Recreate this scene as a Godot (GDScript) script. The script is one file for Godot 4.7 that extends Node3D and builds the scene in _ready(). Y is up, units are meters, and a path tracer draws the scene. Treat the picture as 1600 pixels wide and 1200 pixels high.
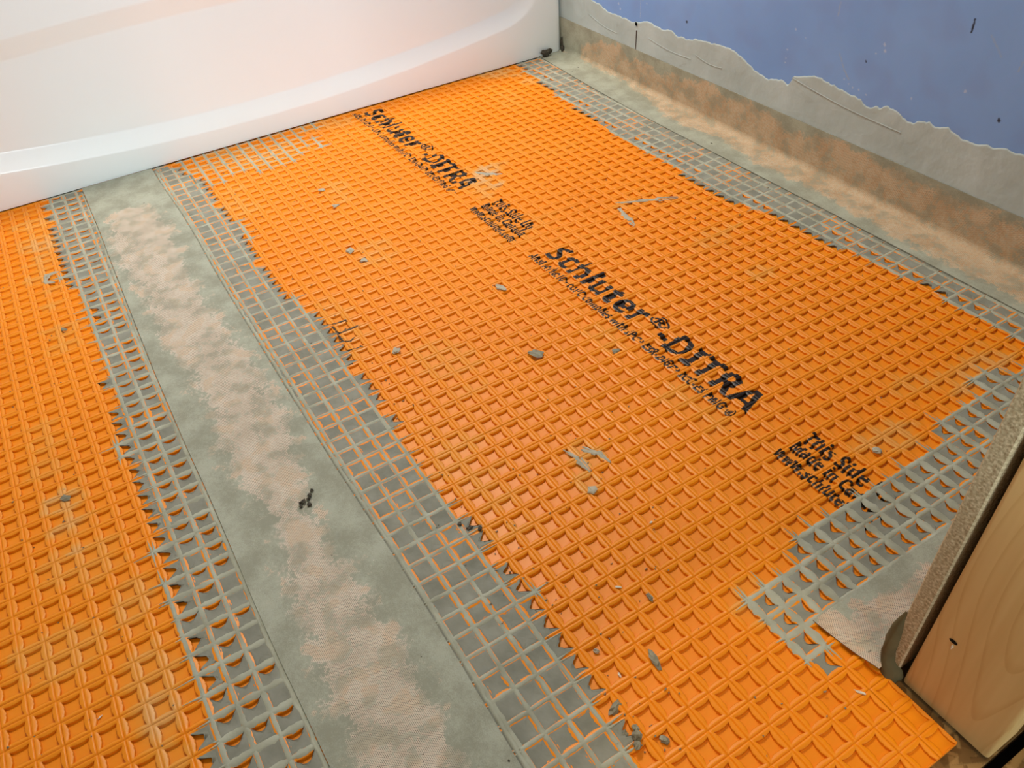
extends Node3D
# A half-tiled bathroom floor: orange uncoupling membrane, a seam strip, mortar, a bathtub, a blue wall and a door partition.
# Membrane grid: i runs towards the viewer (+z), j towards the right wall (+x); y = 0 is the top of the ribs.

const PA := 0.022
const PB := 0.021037
const HOLE := -0.0033
const SUB := -0.0062          # top of the wooden subfloor

var nz := FastNoiseLite.new()
var nf := FastNoiseLite.new()
var rng := RandomNumberGenerator.new()
var M := {}

# ------------------------------------------------------------------ camera, light, exposure
func setup_view():
	var cam := Camera3D.new(); cam.name = "camera"
	cam.fov = 52.469
	cam.near = 0.02; cam.far = 30.0
	var r := Vector3(0.84954975, -0.06505848, 0.52348124)
	var u := Vector3(0.38982547, 0.74599794, -0.53992886)
	var f := Vector3(0.35538898, -0.66276275, -0.65912382)
	cam.transform = Transform3D(Basis(r, u, -f).orthonormalized(), Vector3(-0.21313928, 0.59871668, 0.23618715))
	add_child(cam); cam.current = true
	var we := WorldEnvironment.new(); we.name = "surroundings"
	var e := Environment.new()
	e.background_mode = Environment.BG_COLOR
	e.background_color = Color(0.75, 0.83, 0.95)
	e.background_energy_multiplier = 1.0
	e.tonemap_mode = Environment.TONE_MAPPER_LINEAR
	e.tonemap_exposure = 0.97
	e.sdfgi_enabled = true; e.ssao_enabled = true; e.ssil_enabled = true
	we.environment = e
	add_child(we)
	# unseen lamp over the bathtub, placed to light the far floor most
	lamp_panel("unseen_tub_lamp", Vector3(0.36, 1.62, -1.30), Vector2(0.36, 0.36), 2.75, Color(1.0, 0.97, 0.92), "unseen square white lamp over the bathtub edge, placed to light the far floor")
	# daylight from an unseen window behind the camera, placed to light the bathtub apron
	daylight("unseen_window_1", Vector3(-2.0, 1.5, 5.98), Vector2(3.4, 0.9), 36.0, Color(0.90, 0.97, 1.0))
	# unseen downlight above the threshold, placed to brighten the right foreground floor
	var s := SpotLight3D.new(); s.name = "unseen_threshold_light"
	s.position = Vector3(0.14, 2.36, 0.262)
	add_child(s)
	s.look_at_from_position(s.position, Vector3(0.06, 0, 0.14), Vector3(0, 0, 1))
	s.light_energy = 1.2; s.light_color = Color(1.0, 0.86, 0.66)
	s.spot_angle = 5.0; s.spot_angle_attenuation = 0.6
	s.light_size = 0.03; s.spot_range = 8.0; s.spot_attenuation = 2.0; s.shadow_enabled = true

func lamp_panel(called, at: Vector3, size: Vector2, energy: float, col: Color, label: String):
	var t = thing(called, label, "lamp", at + Vector3(0, 0.015, 0))
	var st := mb(); box(st, Vector3(0, -0.005, 0), Vector3(size.x + 0.03, 0.02, size.y + 0.03)); obj("housing", st, M.white_paint, t)
	st = mb(); box(st, Vector3(0, (2.4 - at.y) / 2, 0), Vector3(0.008, 2.4 - at.y, 0.008)); obj("cord", st, M.white_paint, t)
	var g := StandardMaterial3D.new(); g.albedo_color = Color(0.9, 0.9, 0.9)
	g.emission_enabled = true; g.emission = col; g.emission_energy_multiplier = 1.6
	st = mb(); box(st, Vector3(0, -0.017, 0), Vector3(size.x, 0.006, size.y)); obj("lamp_diffuser", st, g, t)
	var a := AreaLight3D.new(); a.name = called + "_light"
	a.area_size = size; a.light_energy = energy; a.light_color = col; a.area_range = 10.0; a.area_attenuation = 2.0; a.shadow_enabled = true
	add_child(a); a.position = at - Vector3(0, 0.01, 0); a.rotation = Vector3(-PI / 2, 0, 0)

func daylight(called, at: Vector3, size: Vector2, energy: float, col: Color):
	var g := StandardMaterial3D.new(); g.albedo_color = Color(0.9, 0.93, 0.95)
	g.emission_enabled = true; g.emission = col; g.emission_energy_multiplier = 1.2
	var st := mb(); box(st, at, Vector3(size.x, size.y, 0.01))
	var o := struct(called, st, g, "unseen bright window behind the camera, placed to light the bathtub apron")
	st = mb()
	for q in [-1, 1]:
		box(st, at + Vector3(0, q * (size.y / 2 + 0.03), 0), Vector3(size.x + 0.12, 0.06, 0.03)); box(st, at + Vector3(q * (size.x / 2 + 0.03), 0, 0), Vector3(0.06, size.y, 0.03))
	obj("unseen_window_frame", st, M.white_paint, o)
	var a := AreaLight3D.new(); a.name = called + "_light"
	a.area_size = size; a.light_energy = energy; a.light_color = col; a.area_range = 10.0; a.area_attenuation = 2.0; a.shadow_enabled = true
	add_child(a); a.position = at - Vector3(0, 0, 0.02)

# ------------------------------------------------------------------ node helpers
func numbered(called: String, parent: Node = self) -> String:
	if not parent.has_node(called):
		return called
	var k := 1
	while parent.has_node("%s_%03d" % [called, k]):
		k += 1
	return "%s_%03d" % [called, k]

func thing(called, label, category, at := Vector3.ZERO, group := "") -> Node3D:
	var o := Node3D.new(); o.name = numbered(called); add_child(o)
	o.position = at
	tag(o, label, category, group)
	return o

func tag(o, label, category, group := ""):
	o.set_meta("label", label); o.set_meta("category", category)
	if group: o.set_meta("group", group)

func mesh_node(called, mesh, mat, parent, kind := "", counter := -1) -> MeshInstance3D:
	var o := MeshInstance3D.new()
	if counter >= 0: o.name = called if counter == 0 else "%s_%03d" % [called, counter]
	else: o.name = numbered(called, parent)
	o.mesh = mesh; o.material_override = mat
	parent.add_child(o)
	if kind: o.set_meta("kind", kind)
	return o

func obj(called, st: SurfaceTool, mat, parent = self, kind := "") -> MeshInstance3D:
	st.generate_normals()
	return mesh_node(called, st.commit(), mat, parent, kind)

func struct(called, st, mat, label := "") -> MeshInstance3D:
	var o = obj(called, st, mat, self, "structure")
	if label: o.set_meta("label", label)
	return o

func mb() -> SurfaceTool:
	var st := SurfaceTool.new(); st.begin(Mesh.PRIMITIVE_TRIANGLES); st.set_smooth_group(-1)
	return st

func tri(st: SurfaceTool, a: Vector3, b: Vector3, c: Vector3):   # counter-clockwise seen from outside
	st.add_vertex(a); st.add_vertex(c); st.add_vertex(b)

func quad(st, a, b, c, d):
	tri(st, a, b, c); tri(st, a, c, d)

func box(st: SurfaceTool, c: Vector3, s: Vector3):
	var h := s / 2
	for ax in 3:
		for sg in [-1.0, 1.0]:
			var n := Vector3.ZERO; n[ax] = sg
			var p := Vector3.ZERO; p[(ax + 1) % 3] = 1.0
			var q := n.cross(p)
			var cc := c + n * h
			var ph := p * h; var qh := q * h
			quad(st, cc - ph - qh, cc + ph - qh, cc + ph + qh, cc - ph + qh)

func chamfer_box(st: SurfaceTool, c: Vector3, s: Vector3, r: float):   # edges cut along the upright axis and the top
	var h := s / 2
	var ring := func(y: float, k: float) -> Array:
		var x := h.x - k; var z := h.z - k
		return [Vector3(x, y, -z + r), Vector3(x - r, y, -z), Vector3(-x + r, y, -z), Vector3(-x, y, -z + r), Vector3(-x, y, z - r), Vector3(-x + r, y, z), Vector3(x - r, y, z), Vector3(x, y, z - r)]
	var a: Array = ring.call(-h.y, 0.0)
	var b: Array = ring.call(h.y, 0.0)
	for k in 8:
		var l := (k + 1) % 8
		quad(st, c + a[l], c + a[k], c + b[k], c + b[l])
	for k in range(1, 7):
		tri(st, c + b[0], c + b[k], c + b[k + 1])
		tri(st, c + a[0], c + a[k + 1], c + a[k])

func sheet_mesh(nu: int, nv: int, f: Callable, uv := true, closed_back := 0.0) -> ArrayMesh:
	# a grid surface f(u,v) -> Vector3, with smooth normals; faces towards du x dv reversed where needed by the caller
	var pos := PackedVector3Array(); var nor := PackedVector3Array(); var uvs := PackedVector2Array(); var idx := PackedInt32Array()
	pos.resize((nu + 1) * (nv + 1)); nor.resize(pos.size()); uvs.resize(pos.size())
	for b in nv + 1:
		for a in nu + 1:
			var k := b * (nu + 1) + a
			pos[k] = f.call(float(a) / nu, float(b) / nv)
			uvs[k] = Vector2(float(a) / nu, float(b) / nv)
	for b in nv:
		for a in nu:
			var k := b * (nu + 1) + a
			var l := k + nu + 1
			for t in [[k, l, k + 1], [k + 1, l, l + 1]]:
				var n: Vector3 = (pos[t[1]] - pos[t[0]]).cross(pos[t[2]] - pos[t[0]])
				for v in t: nor[v] += n
				idx.append_array(PackedInt32Array([t[0], t[2], t[1]]))
	for k in nor.size(): nor[k] = nor[k].normalized()
	var arr := []; arr.resize(Mesh.ARRAY_MAX)
	arr[Mesh.ARRAY_VERTEX] = pos; arr[Mesh.ARRAY_NORMAL] = nor; arr[Mesh.ARRAY_TEX_UV] = uvs; arr[Mesh.ARRAY_TEX_UV2] = uvs; arr[Mesh.ARRAY_INDEX] = idx
	var m := ArrayMesh.new(); m.add_surface_from_arrays(Mesh.PRIMITIVE_TRIANGLES, arr)
	return m

func poly_at(p: Array, x: float) -> float:       # piecewise linear y(x) of Vector2s sorted by x
	if x <= p[0].x: return p[0].y
	for k in range(1, p.size()):
		if x <= p[k].x:
			var t: float = (x - p[k - 1].x) / maxf(p[k].x - p[k - 1].x, 1e-6)
			return lerpf(p[k - 1].y, p[k].y, t)
	return p[-1].y

# ------------------------------------------------------------------ materials
func mat(col: Color, rough := 0.6, spec := 0.5) -> StandardMaterial3D:
	var m := StandardMaterial3D.new(); m.albedo_color = col; m.roughness = rough; m.metallic_specular = spec
	return m

func noise_tex(freq: float, a: Color, b: Color, size := 512, seed_ := 1, oct := 4, type := FastNoiseLite.TYPE_SIMPLEX_SMOOTH) -> NoiseTexture2D:
	var n := FastNoiseLite.new(); n.noise_type = type; n.frequency = freq; n.seed = seed_; n.fractal_octaves = oct
	var t := NoiseTexture2D.new(); t.width = size; t.height = size; t.seamless = true; t.noise = n
	var g := Gradient.new(); g.set_color(0, a); g.set_color(1, b); t.color_ramp = g
	return t

func bump_tex(freq: float, size := 512, seed_ := 1, strength := 4.0, oct := 4) -> NoiseTexture2D:
	var t := noise_tex(freq, Color.BLACK, Color.WHITE, size, seed_, oct)
	t.color_ramp = null; t.as_normal_map = true; t.bump_strength = strength
	return t

func tri_mat(tex, scale: float, rough := 0.85, spec := 0.4, bump = null, depth := 0.6) -> StandardMaterial3D:
	var m := StandardMaterial3D.new(); m.albedo_texture = tex; m.roughness = rough; m.metallic_specular = spec
	m.uv1_triplanar = true; m.uv1_world_triplanar = true; m.uv1_scale = Vector3.ONE * scale
	if bump: m.normal_enabled = true; m.normal_texture = bump; m.normal_scale = depth
	return m

func make_materials():
	M.white_paint = mat(Color(0.9, 0.89, 0.87), 0.7)
	M.plaster = mat(Color(0.80, 0.79, 0.76), 0.9)
	var rough_bump = bump_tex(0.02, 512, 5, 5.0)
	M.film = tri_mat(noise_tex(0.012, Color(0.575, 0.57, 0.495), Color(0.725, 0.725, 0.65), 512, 3), 4.0, 0.9, 0.3, rough_bump, 0.5)
	M.fill = tri_mat(noise_tex(0.012, Color(0.475, 0.47, 0.415), Color(0.59, 0.585, 0.53), 512, 9), 4.0, 0.8, 0.35, rough_bump, 0.35)
	M.skim = tri_mat(noise_tex(0.006, Color(0.665, 0.715, 0.71), Color(0.74, 0.79, 0.79), 512, 13), 3.0, 0.9, 0.3, rough_bump, 0.25)
	M.chip = tri_mat(noise_tex(0.02, Color(0.42, 0.40, 0.33), Color(0.66, 0.64, 0.56), 256, 21), 12.0, 0.95, 0.3, rough_bump, 0.6)
	M.smear = tri_mat(noise_tex(0.02, Color(0.62, 0.59, 0.51), Color(0.76, 0.72, 0.64), 256, 23), 10.0, 0.95, 0.3)
	M.dark_lump = tri_mat(noise_tex(0.03, Color(0.15, 0.135, 0.11), Color(0.42, 0.39, 0.34), 256, 25), 20.0, 0.9, 0.3)
	M.white_fleck = mat(Color(0.86, 0.82, 0.74), 0.7)
	M.blob = tri_mat(noise_tex(0.01, Color(0.30, 0.27, 0.17), Color(0.40, 0.36, 0.24), 256, 27), 10.0, 0.8, 0.4, rough_bump, 0.5)
	M.acrylic = mat(Color(0.935, 0.945, 0.94), 0.22, 0.5)
	M.black = mat(Color(0.03, 0.028, 0.025), 0.9, 0.2)
	M.board = tri_mat(noise_tex(0.045, Color(0.54, 0.48, 0.36), Color(0.86, 0.80, 0.67), 512, 31, 3), 14.0, 0.95, 0.2, rough_bump, 0.8)
	M.osb = osb_mat()

func osb_mat() -> StandardMaterial3D:
	var w := 512
	var im := Image.create(w, w, false, Image.FORMAT_RGB8); im.fill(Color(0.45, 0.33, 0.18))
	var r := RandomNumberGenerator.new(); r.seed = 77
	for k in 1500:
		var c := Color(0.40, 0.28, 0.14).lerp(Color(0.66, 0.52, 0.32), r.randf())
		var a := r.randf() * PI; var l := r.randf_range(12, 46); var wd := r.randf_range(3, 10)
		var cx := r.randf() * w; var cy := r.randf() * w
		var d := Vector2(cos(a), sin(a)); var n := Vector2(-d.y, d.x)
		for s in int(l * 1.4):
			for q in int(wd * 1.4):
				var p := Vector2(cx, cy) + d * (s / 1.4 - l / 2) + n * (q / 1.4 - wd / 2)
				im.set_pixel(posmod(int(p.x), w), posmod(int(p.y), w), c.darkened(0.12 * absf(q / (wd * 1.4) - 0.5) + (0.15 if q == 0 else 0.0)))
	return tri_mat(ImageTexture.create_from_image(im), 2.6, 0.8, 0.35)

# ------------------------------------------------------------------ lettering on the membrane: TextMesh outlines scanned into a coverage picture
func stamp(cov: PackedByteArray, w: int, h: int, area: Rect2, text: String, bold: bool, i0: float, i1: float, j0: float, cap: float):
	var tm := TextMesh.new(); tm.text = text; tm.font_size = 64; tm.pixel_size = 0.01; tm.depth = 0.0; tm.curve_step = 1.0
	var f := SystemFont.new(); f.font_names = PackedStringArray(["Droid Sans"]); f.font_weight = 700 if bold else 400
	tm.font = f
	var a := tm.get_mesh_arrays()
	var v: PackedVector3Array = a[Mesh.ARRAY_VERTEX]
	var ix = a[Mesh.ARRAY_INDEX]
	if ix == null: ix = PackedInt32Array(range(v.size()))
	var lo := Vector2(1e9, 1e9); var hi := -lo
	for p in v:
		lo.x = minf(lo.x, p.x); hi.x = maxf(hi.x, p.x); lo.y = minf(lo.y, p.y); hi.y = maxf(hi.y, p.y)
	# height of a capital: measured on an H
	var th := TextMesh.new(); th.text = "H"; th.font_size = 64; th.pixel_size = 0.01; th.depth = 0.0; th.font = f
	var hb := th.get_aabb()
	var base_y := hb.position.y; var cap_h := hb.size.y
	var sz := (i1 - i0) * PA / (hi.x - lo.x)
	var sx := cap * PB / cap_h
	for t in range(0, ix.size(), 3):
		var q := []
		for k in 3:
			var p: Vector3 = v[ix[t + k]]
			var z := i0 * PA + (p.x - lo.x) * sz
			var x := j0 * PB + (p.y - base_y) * sx
			q.append(Vector2((x - area.position.x) / area.size.x * w, (z - area.position.y) / area.size.y * h))
		var det: float = (q[1] - q[0]).cross(q[2] - q[0])
		if absf(det) < 1e-9: continue
		var y0 := maxi(0, int(floor(minf(q[0].y, minf(q[1].y, q[2].y)))))
		var y1 := mini(h - 1, int(ceil(maxf(q[0].y, maxf(q[1].y, q[2].y)))))
		var x0 := maxi(0, int(floor(minf(q[0].x, minf(q[1].x, q[2].x)))))
		var x1 := mini(w - 1, int(ceil(maxf(q[0].x, maxf(q[1].x, q[2].x)))))
		for y in range(y0, y1 + 1):
			for x in range(x0, x1 + 1):
				var c := 0
				for sy in 3:
					for sxx in 3:
						var p := Vector2(x + (sxx + 0.5) / 3.0, y + (sy + 0.5) / 3.0)
						var e0: float = (q[1] - q[0]).cross(p - q[0]) / det
						var e1: float = (q[2] - q[1]).cross(p - q[1]) / det
						var e2: float = (q[0] - q[2]).cross(p - q[2]) / det
						if e0 >= 0 and e1 >= 0 and e2 >= 0: c += 1
				if c: cov[y * w + x] = mini(255, cov[y * w + x] + c * 62)

func stroke(cov: PackedByteArray, w: int, h: int, area: Rect2, pts: Array, r: float):
	for k in pts.size() - 1:
		for s in 40:
			var p: Vector2 = pts[k].lerp(pts[k + 1], s / 39.0)
			var cx := (p.y * PB - area.position.x) / area.size.x * w
			var cy := (p.x * PA - area.position.y) / area.size.y * h
			for y in range(int(cy - r), int(cy + r) + 2):
				for x in range(int(cx - r), int(cx + r) + 2):
					if x >= 0 and y >= 0 and x < w and y < h and Vector2(x - cx, y - cy).length() < r * (0.8 + 0.4 * nf.get_noise_2d(x * 9.0, y * 9.0)): cov[y * w + x] = 235

func membrane_tex(main: bool) -> ImageTexture:
	var w := 1280 if main else 512
	var h := 2048 if main else 1024
	var area := sheet_area(main)
	var cov := PackedByteArray(); cov.resize(w * h)
	if main:
		for k in [-1, 0]:
			var d: float = k * 29.3
			stamp(cov, w, h, area, "Schluter", true, -25.85 + d, -16.75 + d, 13.85, 1.75)
			stamp(cov, w, h, area, "®", true, -16.55 + d, -15.25 + d, 14.75, 0.9)
			stamp(cov, w, h, area, "-DITRA", true, -15.15 + d, -7.75 + d, 13.8, 1.75)
			stamp(cov, w, h, area, "ANSI A118.10 • cUPC Complies with IPC • ESR-2467 • ICC-ES PMG ®", true, -26.3 + d, -8.0 + d, 12.85, 0.62)
			var g: float = k * 29.0
			stamp(cov, w, h, area, "This Side Up", true, -4.95 + g, -0.15 + g, 14.62, 0.9)
			stamp(cov, w, h, area, "Made in Canada", true, -4.9 + g, 0.25 + g, 13.7, 0.75)
			stamp(cov, w, h, area, "www.schluter.com", true, -5.1 + g, 0.45 + g, 12.8, 0.72)
		# hand-drawn marker strokes next to the seam strip
		for s in [[Vector2(-27.15, -1.15), Vector2(-27.05, -0.2)], [Vector2(-26.05, -1.1), Vector2(-26.1, 0.2)], [Vector2(-26.9, -1.1), Vector2(-26.0, -1.05)], [Vector2(-25.95, -1.15), Vector2(-25.2, -1.15), Vector2(-24.95, -0.75), Vector2(-25.3, -0.3)], [Vector2(-24.3, -1.55), Vector2(-24.1, -0.4)], [Vector2(-23.1, -2.0), Vector2(-23.0, -1.5)]]:
			stroke(cov, w, h, area, s, 2.2)
	# worn-in mortar haze: [i, j, reach i, reach j, strength]
	var stains := []
	if main:
		stains = [[-54.0, 1.5, 2.6, 6.5, 0.75], [-51.5, 3.0, 2.0, 4.5, 0.6], [-54.8, 10.0, 1.3, 4.0, 0.5], [-37.8, 16.2, 2.2, 1.8, 0.9], [-36.2, 15.2, 1.8, 1.6, 0.6], [-38.6, 17.3, 1.0, 2.0, 0.6], [-27.5, 22.5, 1.4, 1.4, 0.35], [-10.3, 5.4, 1.2, 1.2, 0.6], [-8.6, 4.3, 0.9, 0.7, 0.5], [-55.2, 29.5, 1.4, 4.5, 0.8], [-52.0, 30.0, 2.5, 1.2, 0.7], [-50.0, 26.0, 4.0, 2.0, 0.25], [-20.5, 24.6, 1.4, 2.6, 0.45], [-16.2, 23.6, 1.2, 1.2, 0.4], [-42.5, 6.0, 2.5, 1.2, 0.45], [-33.0, 4.5, 2.0, 2.0, 0.4], [-20.0, 3.0, 3.5, 2.0, 0.28], [-17.0, 12.0, 2.0, 1.5, 0.25], [-10.0, 12.0, 2.5, 2.0, 0.3], [-3.6, 26.0, 1.4, 3.6, 0.75], [-2.9, 18.6, 1.2, 3.0, 0.6], [-5.0, 22.0, 1.2, 2.0, 0.4], [-30.0, 14.0, 3.0, 4.0, 0.2], [-40.0, 22.0, 5.0, 5.0, 0.16], [0.0, 6.4, 1.8, 1.4, 0.5], [-12.0, 0.0, 6.0, 2.0, 0.3], [-27.0, -0.6, 4.0, 1.6, 0.3], [-46.0, -1.0, 3.0, 2.0, 0.45]]
	else:
		stains = [[-45.0, -15.5, 6.0, 1.6, 0.5], [-50.0, -15.5, 5.0, 2.2, 0.5], [-36.0, -15.6, 3.0, 1.4, 0.4], [-21.0, -17.4, 3.0, 1.4, 0.75], [-17.5, -17.0, 3.0, 2.4, 0.4], [-14.0, -15.6, 3.0, 1.2, 0.5], [-9.5, -16.0, 2.4, 1.4, 0.5], [-13.0, -19.0, 3.0, 2.0, 0.4], [-26.0, -18.0, 4.0, 1.5, 0.35], [-7.0, -16.0, 3.0, 1.0, 0.5]]
	var im := Image.create(w, h, false, Image.FORMAT_RGB8)
	var base := Color(0.935, 0.545, 0.055)
	im.fill(base)
	var data := im.get_data()
	var dust := Color(0.82, 0.70, 0.60)
	var sh := {}
	# gentle mottling of the plastic in blocks, then stains and print
	for y in h:
		var z := area.position.y + (y + 0.5) / h * area.size.y
		var gi := z / PA
		for x in w:
			var gj := (area.position.x + (x + 0.5) / w * area.size.x) / PB
			var k := y * w + x
			var n := nz.get_noise_2d(gi * 10.0, gj * 10.0)
			var c := base
			if n > 0.12: c = c.lerp(Color(0.94, 0.57, 0.12), (n - 0.12) * 0.7)
			elif n < -0.15: c = c.lerp(Color(0.89, 0.50, 0.04), (-0.15 - n) * 0.7)
			var o := k * 3
			data[o] = int(c.r * 255); data[o + 1] = int(c.g * 255); data[o + 2] = int(c.b * 255)
	for s in stains:
		var y0 := clampi(int(((s[0] - s[2]) * PA - area.position.y) / area.size.y * h), 0, h - 1)
		var y1 := clampi(int(((s[0] + s[2]) * PA - area.position.y) / area.size.y * h), 0, h - 1)
		var x0 := clampi(int(((s[1] - s[3]) * PB - area.position.x) / area.size.x * w), 0, w - 1)
		var x1 := clampi(int(((s[1] + s[3]) * PB - area.position.x) / area.size.x * w), 0, w - 1)
		for y in range(y0, y1 + 1):
			var gi := (area.position.y + (y + 0.5) / h * area.size.y) / PA
			for x in range(x0, x1 + 1):
				var gj := (area.position.x + (x + 0.5) / w * area.size.x) / PB
				var e := 1.0 - Vector2((gi - s[0]) / s[2], (gj - s[1]) / s[3]).length()
				if e <= 0: continue
				var cell := cell_offset(gi, gj, main)
				var on_rib := smoothstep(0.2, 0.36, maxf(absf(cell.x), absf(cell.y)))
				var a: float = 0.6 * s[4] * clampf(e * 2.2 + nf.get_noise_2d(gi * 40.0, gj * 14.0) * 1.3 - 0.25, 0.0, 1.0) * lerpf(0.35, 1.0, on_rib)
				var o := (y * w + x) * 3
				data[o] = int(lerpf(data[o], dust.r * 255, a)); data[o + 1] = int(lerpf(data[o + 1], dust.g * 255, a)); data[o + 2] = int(lerpf(data[o + 2], dust.b * 255, a))
	if main:
		for k in w * h:
			if cov[k]:
				var a := cov[k] / 255.0 * 0.96
				var o := k * 3
				data[o] = int(lerpf(data[o], 30, a)); data[o + 1] = int(lerpf(data[o + 1], 22, a)); data[o + 2] = int(lerpf(data[o + 2], 16, a))
	im = Image.create_from_data(w, h, false, Image.FORMAT_RGB8, data)
	return ImageTexture.create_from_image(im)

func sheet_area(main: bool) -> Rect2:
	if main: return Rect2(-8.5 * PB, -57.0 * PA, 45.5 * PB, 65.5 * PA)
	return Rect2(-31.0 * PB, -57.0 * PA, 23.5 * PB, 65.5 * PA)

func left_shift(i: float) -> float:
	return -0.3 + 0.0155 * (clampf(i, -34.0, 8.0) + 8.0)

func cell_offset(gi: float, gj: float, main: bool) -> Vector2:
	if not main:
		gi += 0.13; gj -= left_shift(gi)
	return Vector2(gi - floor(gi) - 0.5, gj - floor(gj) - 0.5)

func P(main: bool, i: float, j: float, y := 0.0) -> Vector3:
	if main: return Vector3(j * PB, y, i * PA)
	return Vector3((j + left_shift(i)) * PB, y, (i - 0.13) * PA)

# ------------------------------------------------------------------ the moulded membrane
func cell_template(n: int) -> Array:
	# rings from the groove inwards: half size at mid-side, at the corner, height in mm, wave
	var rings := [[0.5, 0.5, -0.95, 0.0], [0.476, 0.478, -0.4, 0.0], [0.445, 0.452, 0.0, 0.0], [0.40, 0.415, -0.03, 0.0], [0.378, 0.398, -0.3, 0.0], [0.305, 0.362, -0.42, 1.0], [0.275, 0.345, -1.0, 1.0], [0.27, 0.345, -1.0, 1.0], [0.262, 0.34, -3.15, 0.5], [0.255, 0.335, -3.25, 0.5]]
	var pos := []; var grp := []
	var cnt := 4 * n
	for k in rings.size():
		var r: Array = rings[k]
		for side in 4:
			var we := side % 2 == 0
			for s in n:
				var t := -1.0 + 2.0 * s / n
				var m: float = r[0]; var c: float = r[1]
				var bulge: float = pow(absf(t), 2.2)
				if not we: m = lerpf(m, c, 0.28) if k >= 5 else m
				var out := lerpf(m, c, bulge)
				if r[3] > 0 and absf(t) < 0.95: out += r[3] * (0.017 if we else 0.005) * cos(t * 3.2 * PI) * (1.0 - absf(t))
				var al: float = t * c
				var p := Vector2(out, al)
				p = p.rotated(side * PI / 2)
				pos.append(Vector3(p.x, r[2] * 0.001, p.y))
	pos.append(Vector3(0, -0.0033, 0))
	var tris := []
	var strip := func(a: int, b: int):
		for s in cnt:
			var s2 := (s + 1) % cnt
			tris.append([a * cnt + s, b * cnt + s, a * cnt + s2]); tris.append([a * cnt + s2, b * cnt + s, b * cnt + s2])
	for k in [0, 1, 2, 3, 4, 5]: strip.call(k, k + 1)
	strip.call(7, 8)
	for s in cnt: tris.append([9 * cnt + s, pos.size() - 1, 9 * cnt + (s + 1) % cnt])
	# ring 8 -> 9 belongs to the floor of the hole
	strip.call(8, 9)
	var nor := []; nor.resize(pos.size()); nor.fill(Vector3.ZERO)
	var sc := Vector3(PB, 1, PA)
	var idx := PackedInt32Array()
	for t in tris:
		var a: Vector3 = pos[t[0]] * sc; var b: Vector3 = pos[t[1]] * sc; var c: Vector3 = pos[t[2]] * sc
		var nn := (b - a).cross(c - a)
		var flip := false
		# outside = up, or towards the middle of the hole on its walls
		var mid := (a + b + c) / 3.0
		var want := Vector3(-mid.x, 0.004, -mid.z)
		if absf(nn.normalized().y) > 0.05: want = Vector3.UP
		if nn.dot(want) < 0: flip = true; nn = -nn
		for q in t: nor[q] += nn
		if flip: idx.append_array(PackedInt32Array([t[0], t[1], t[2]]))
		else: idx.append_array(PackedInt32Array([t[0], t[2], t[1]]))
	var pp := PackedVector3Array(); var pn := PackedVector3Array()
	for k in pos.size():
		pp.append(pos[k]); pn.append((nor[k] as Vector3).normalized() if nor[k].length() > 0 else Vector3.UP)
	return [pp, pn, idx]

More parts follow.
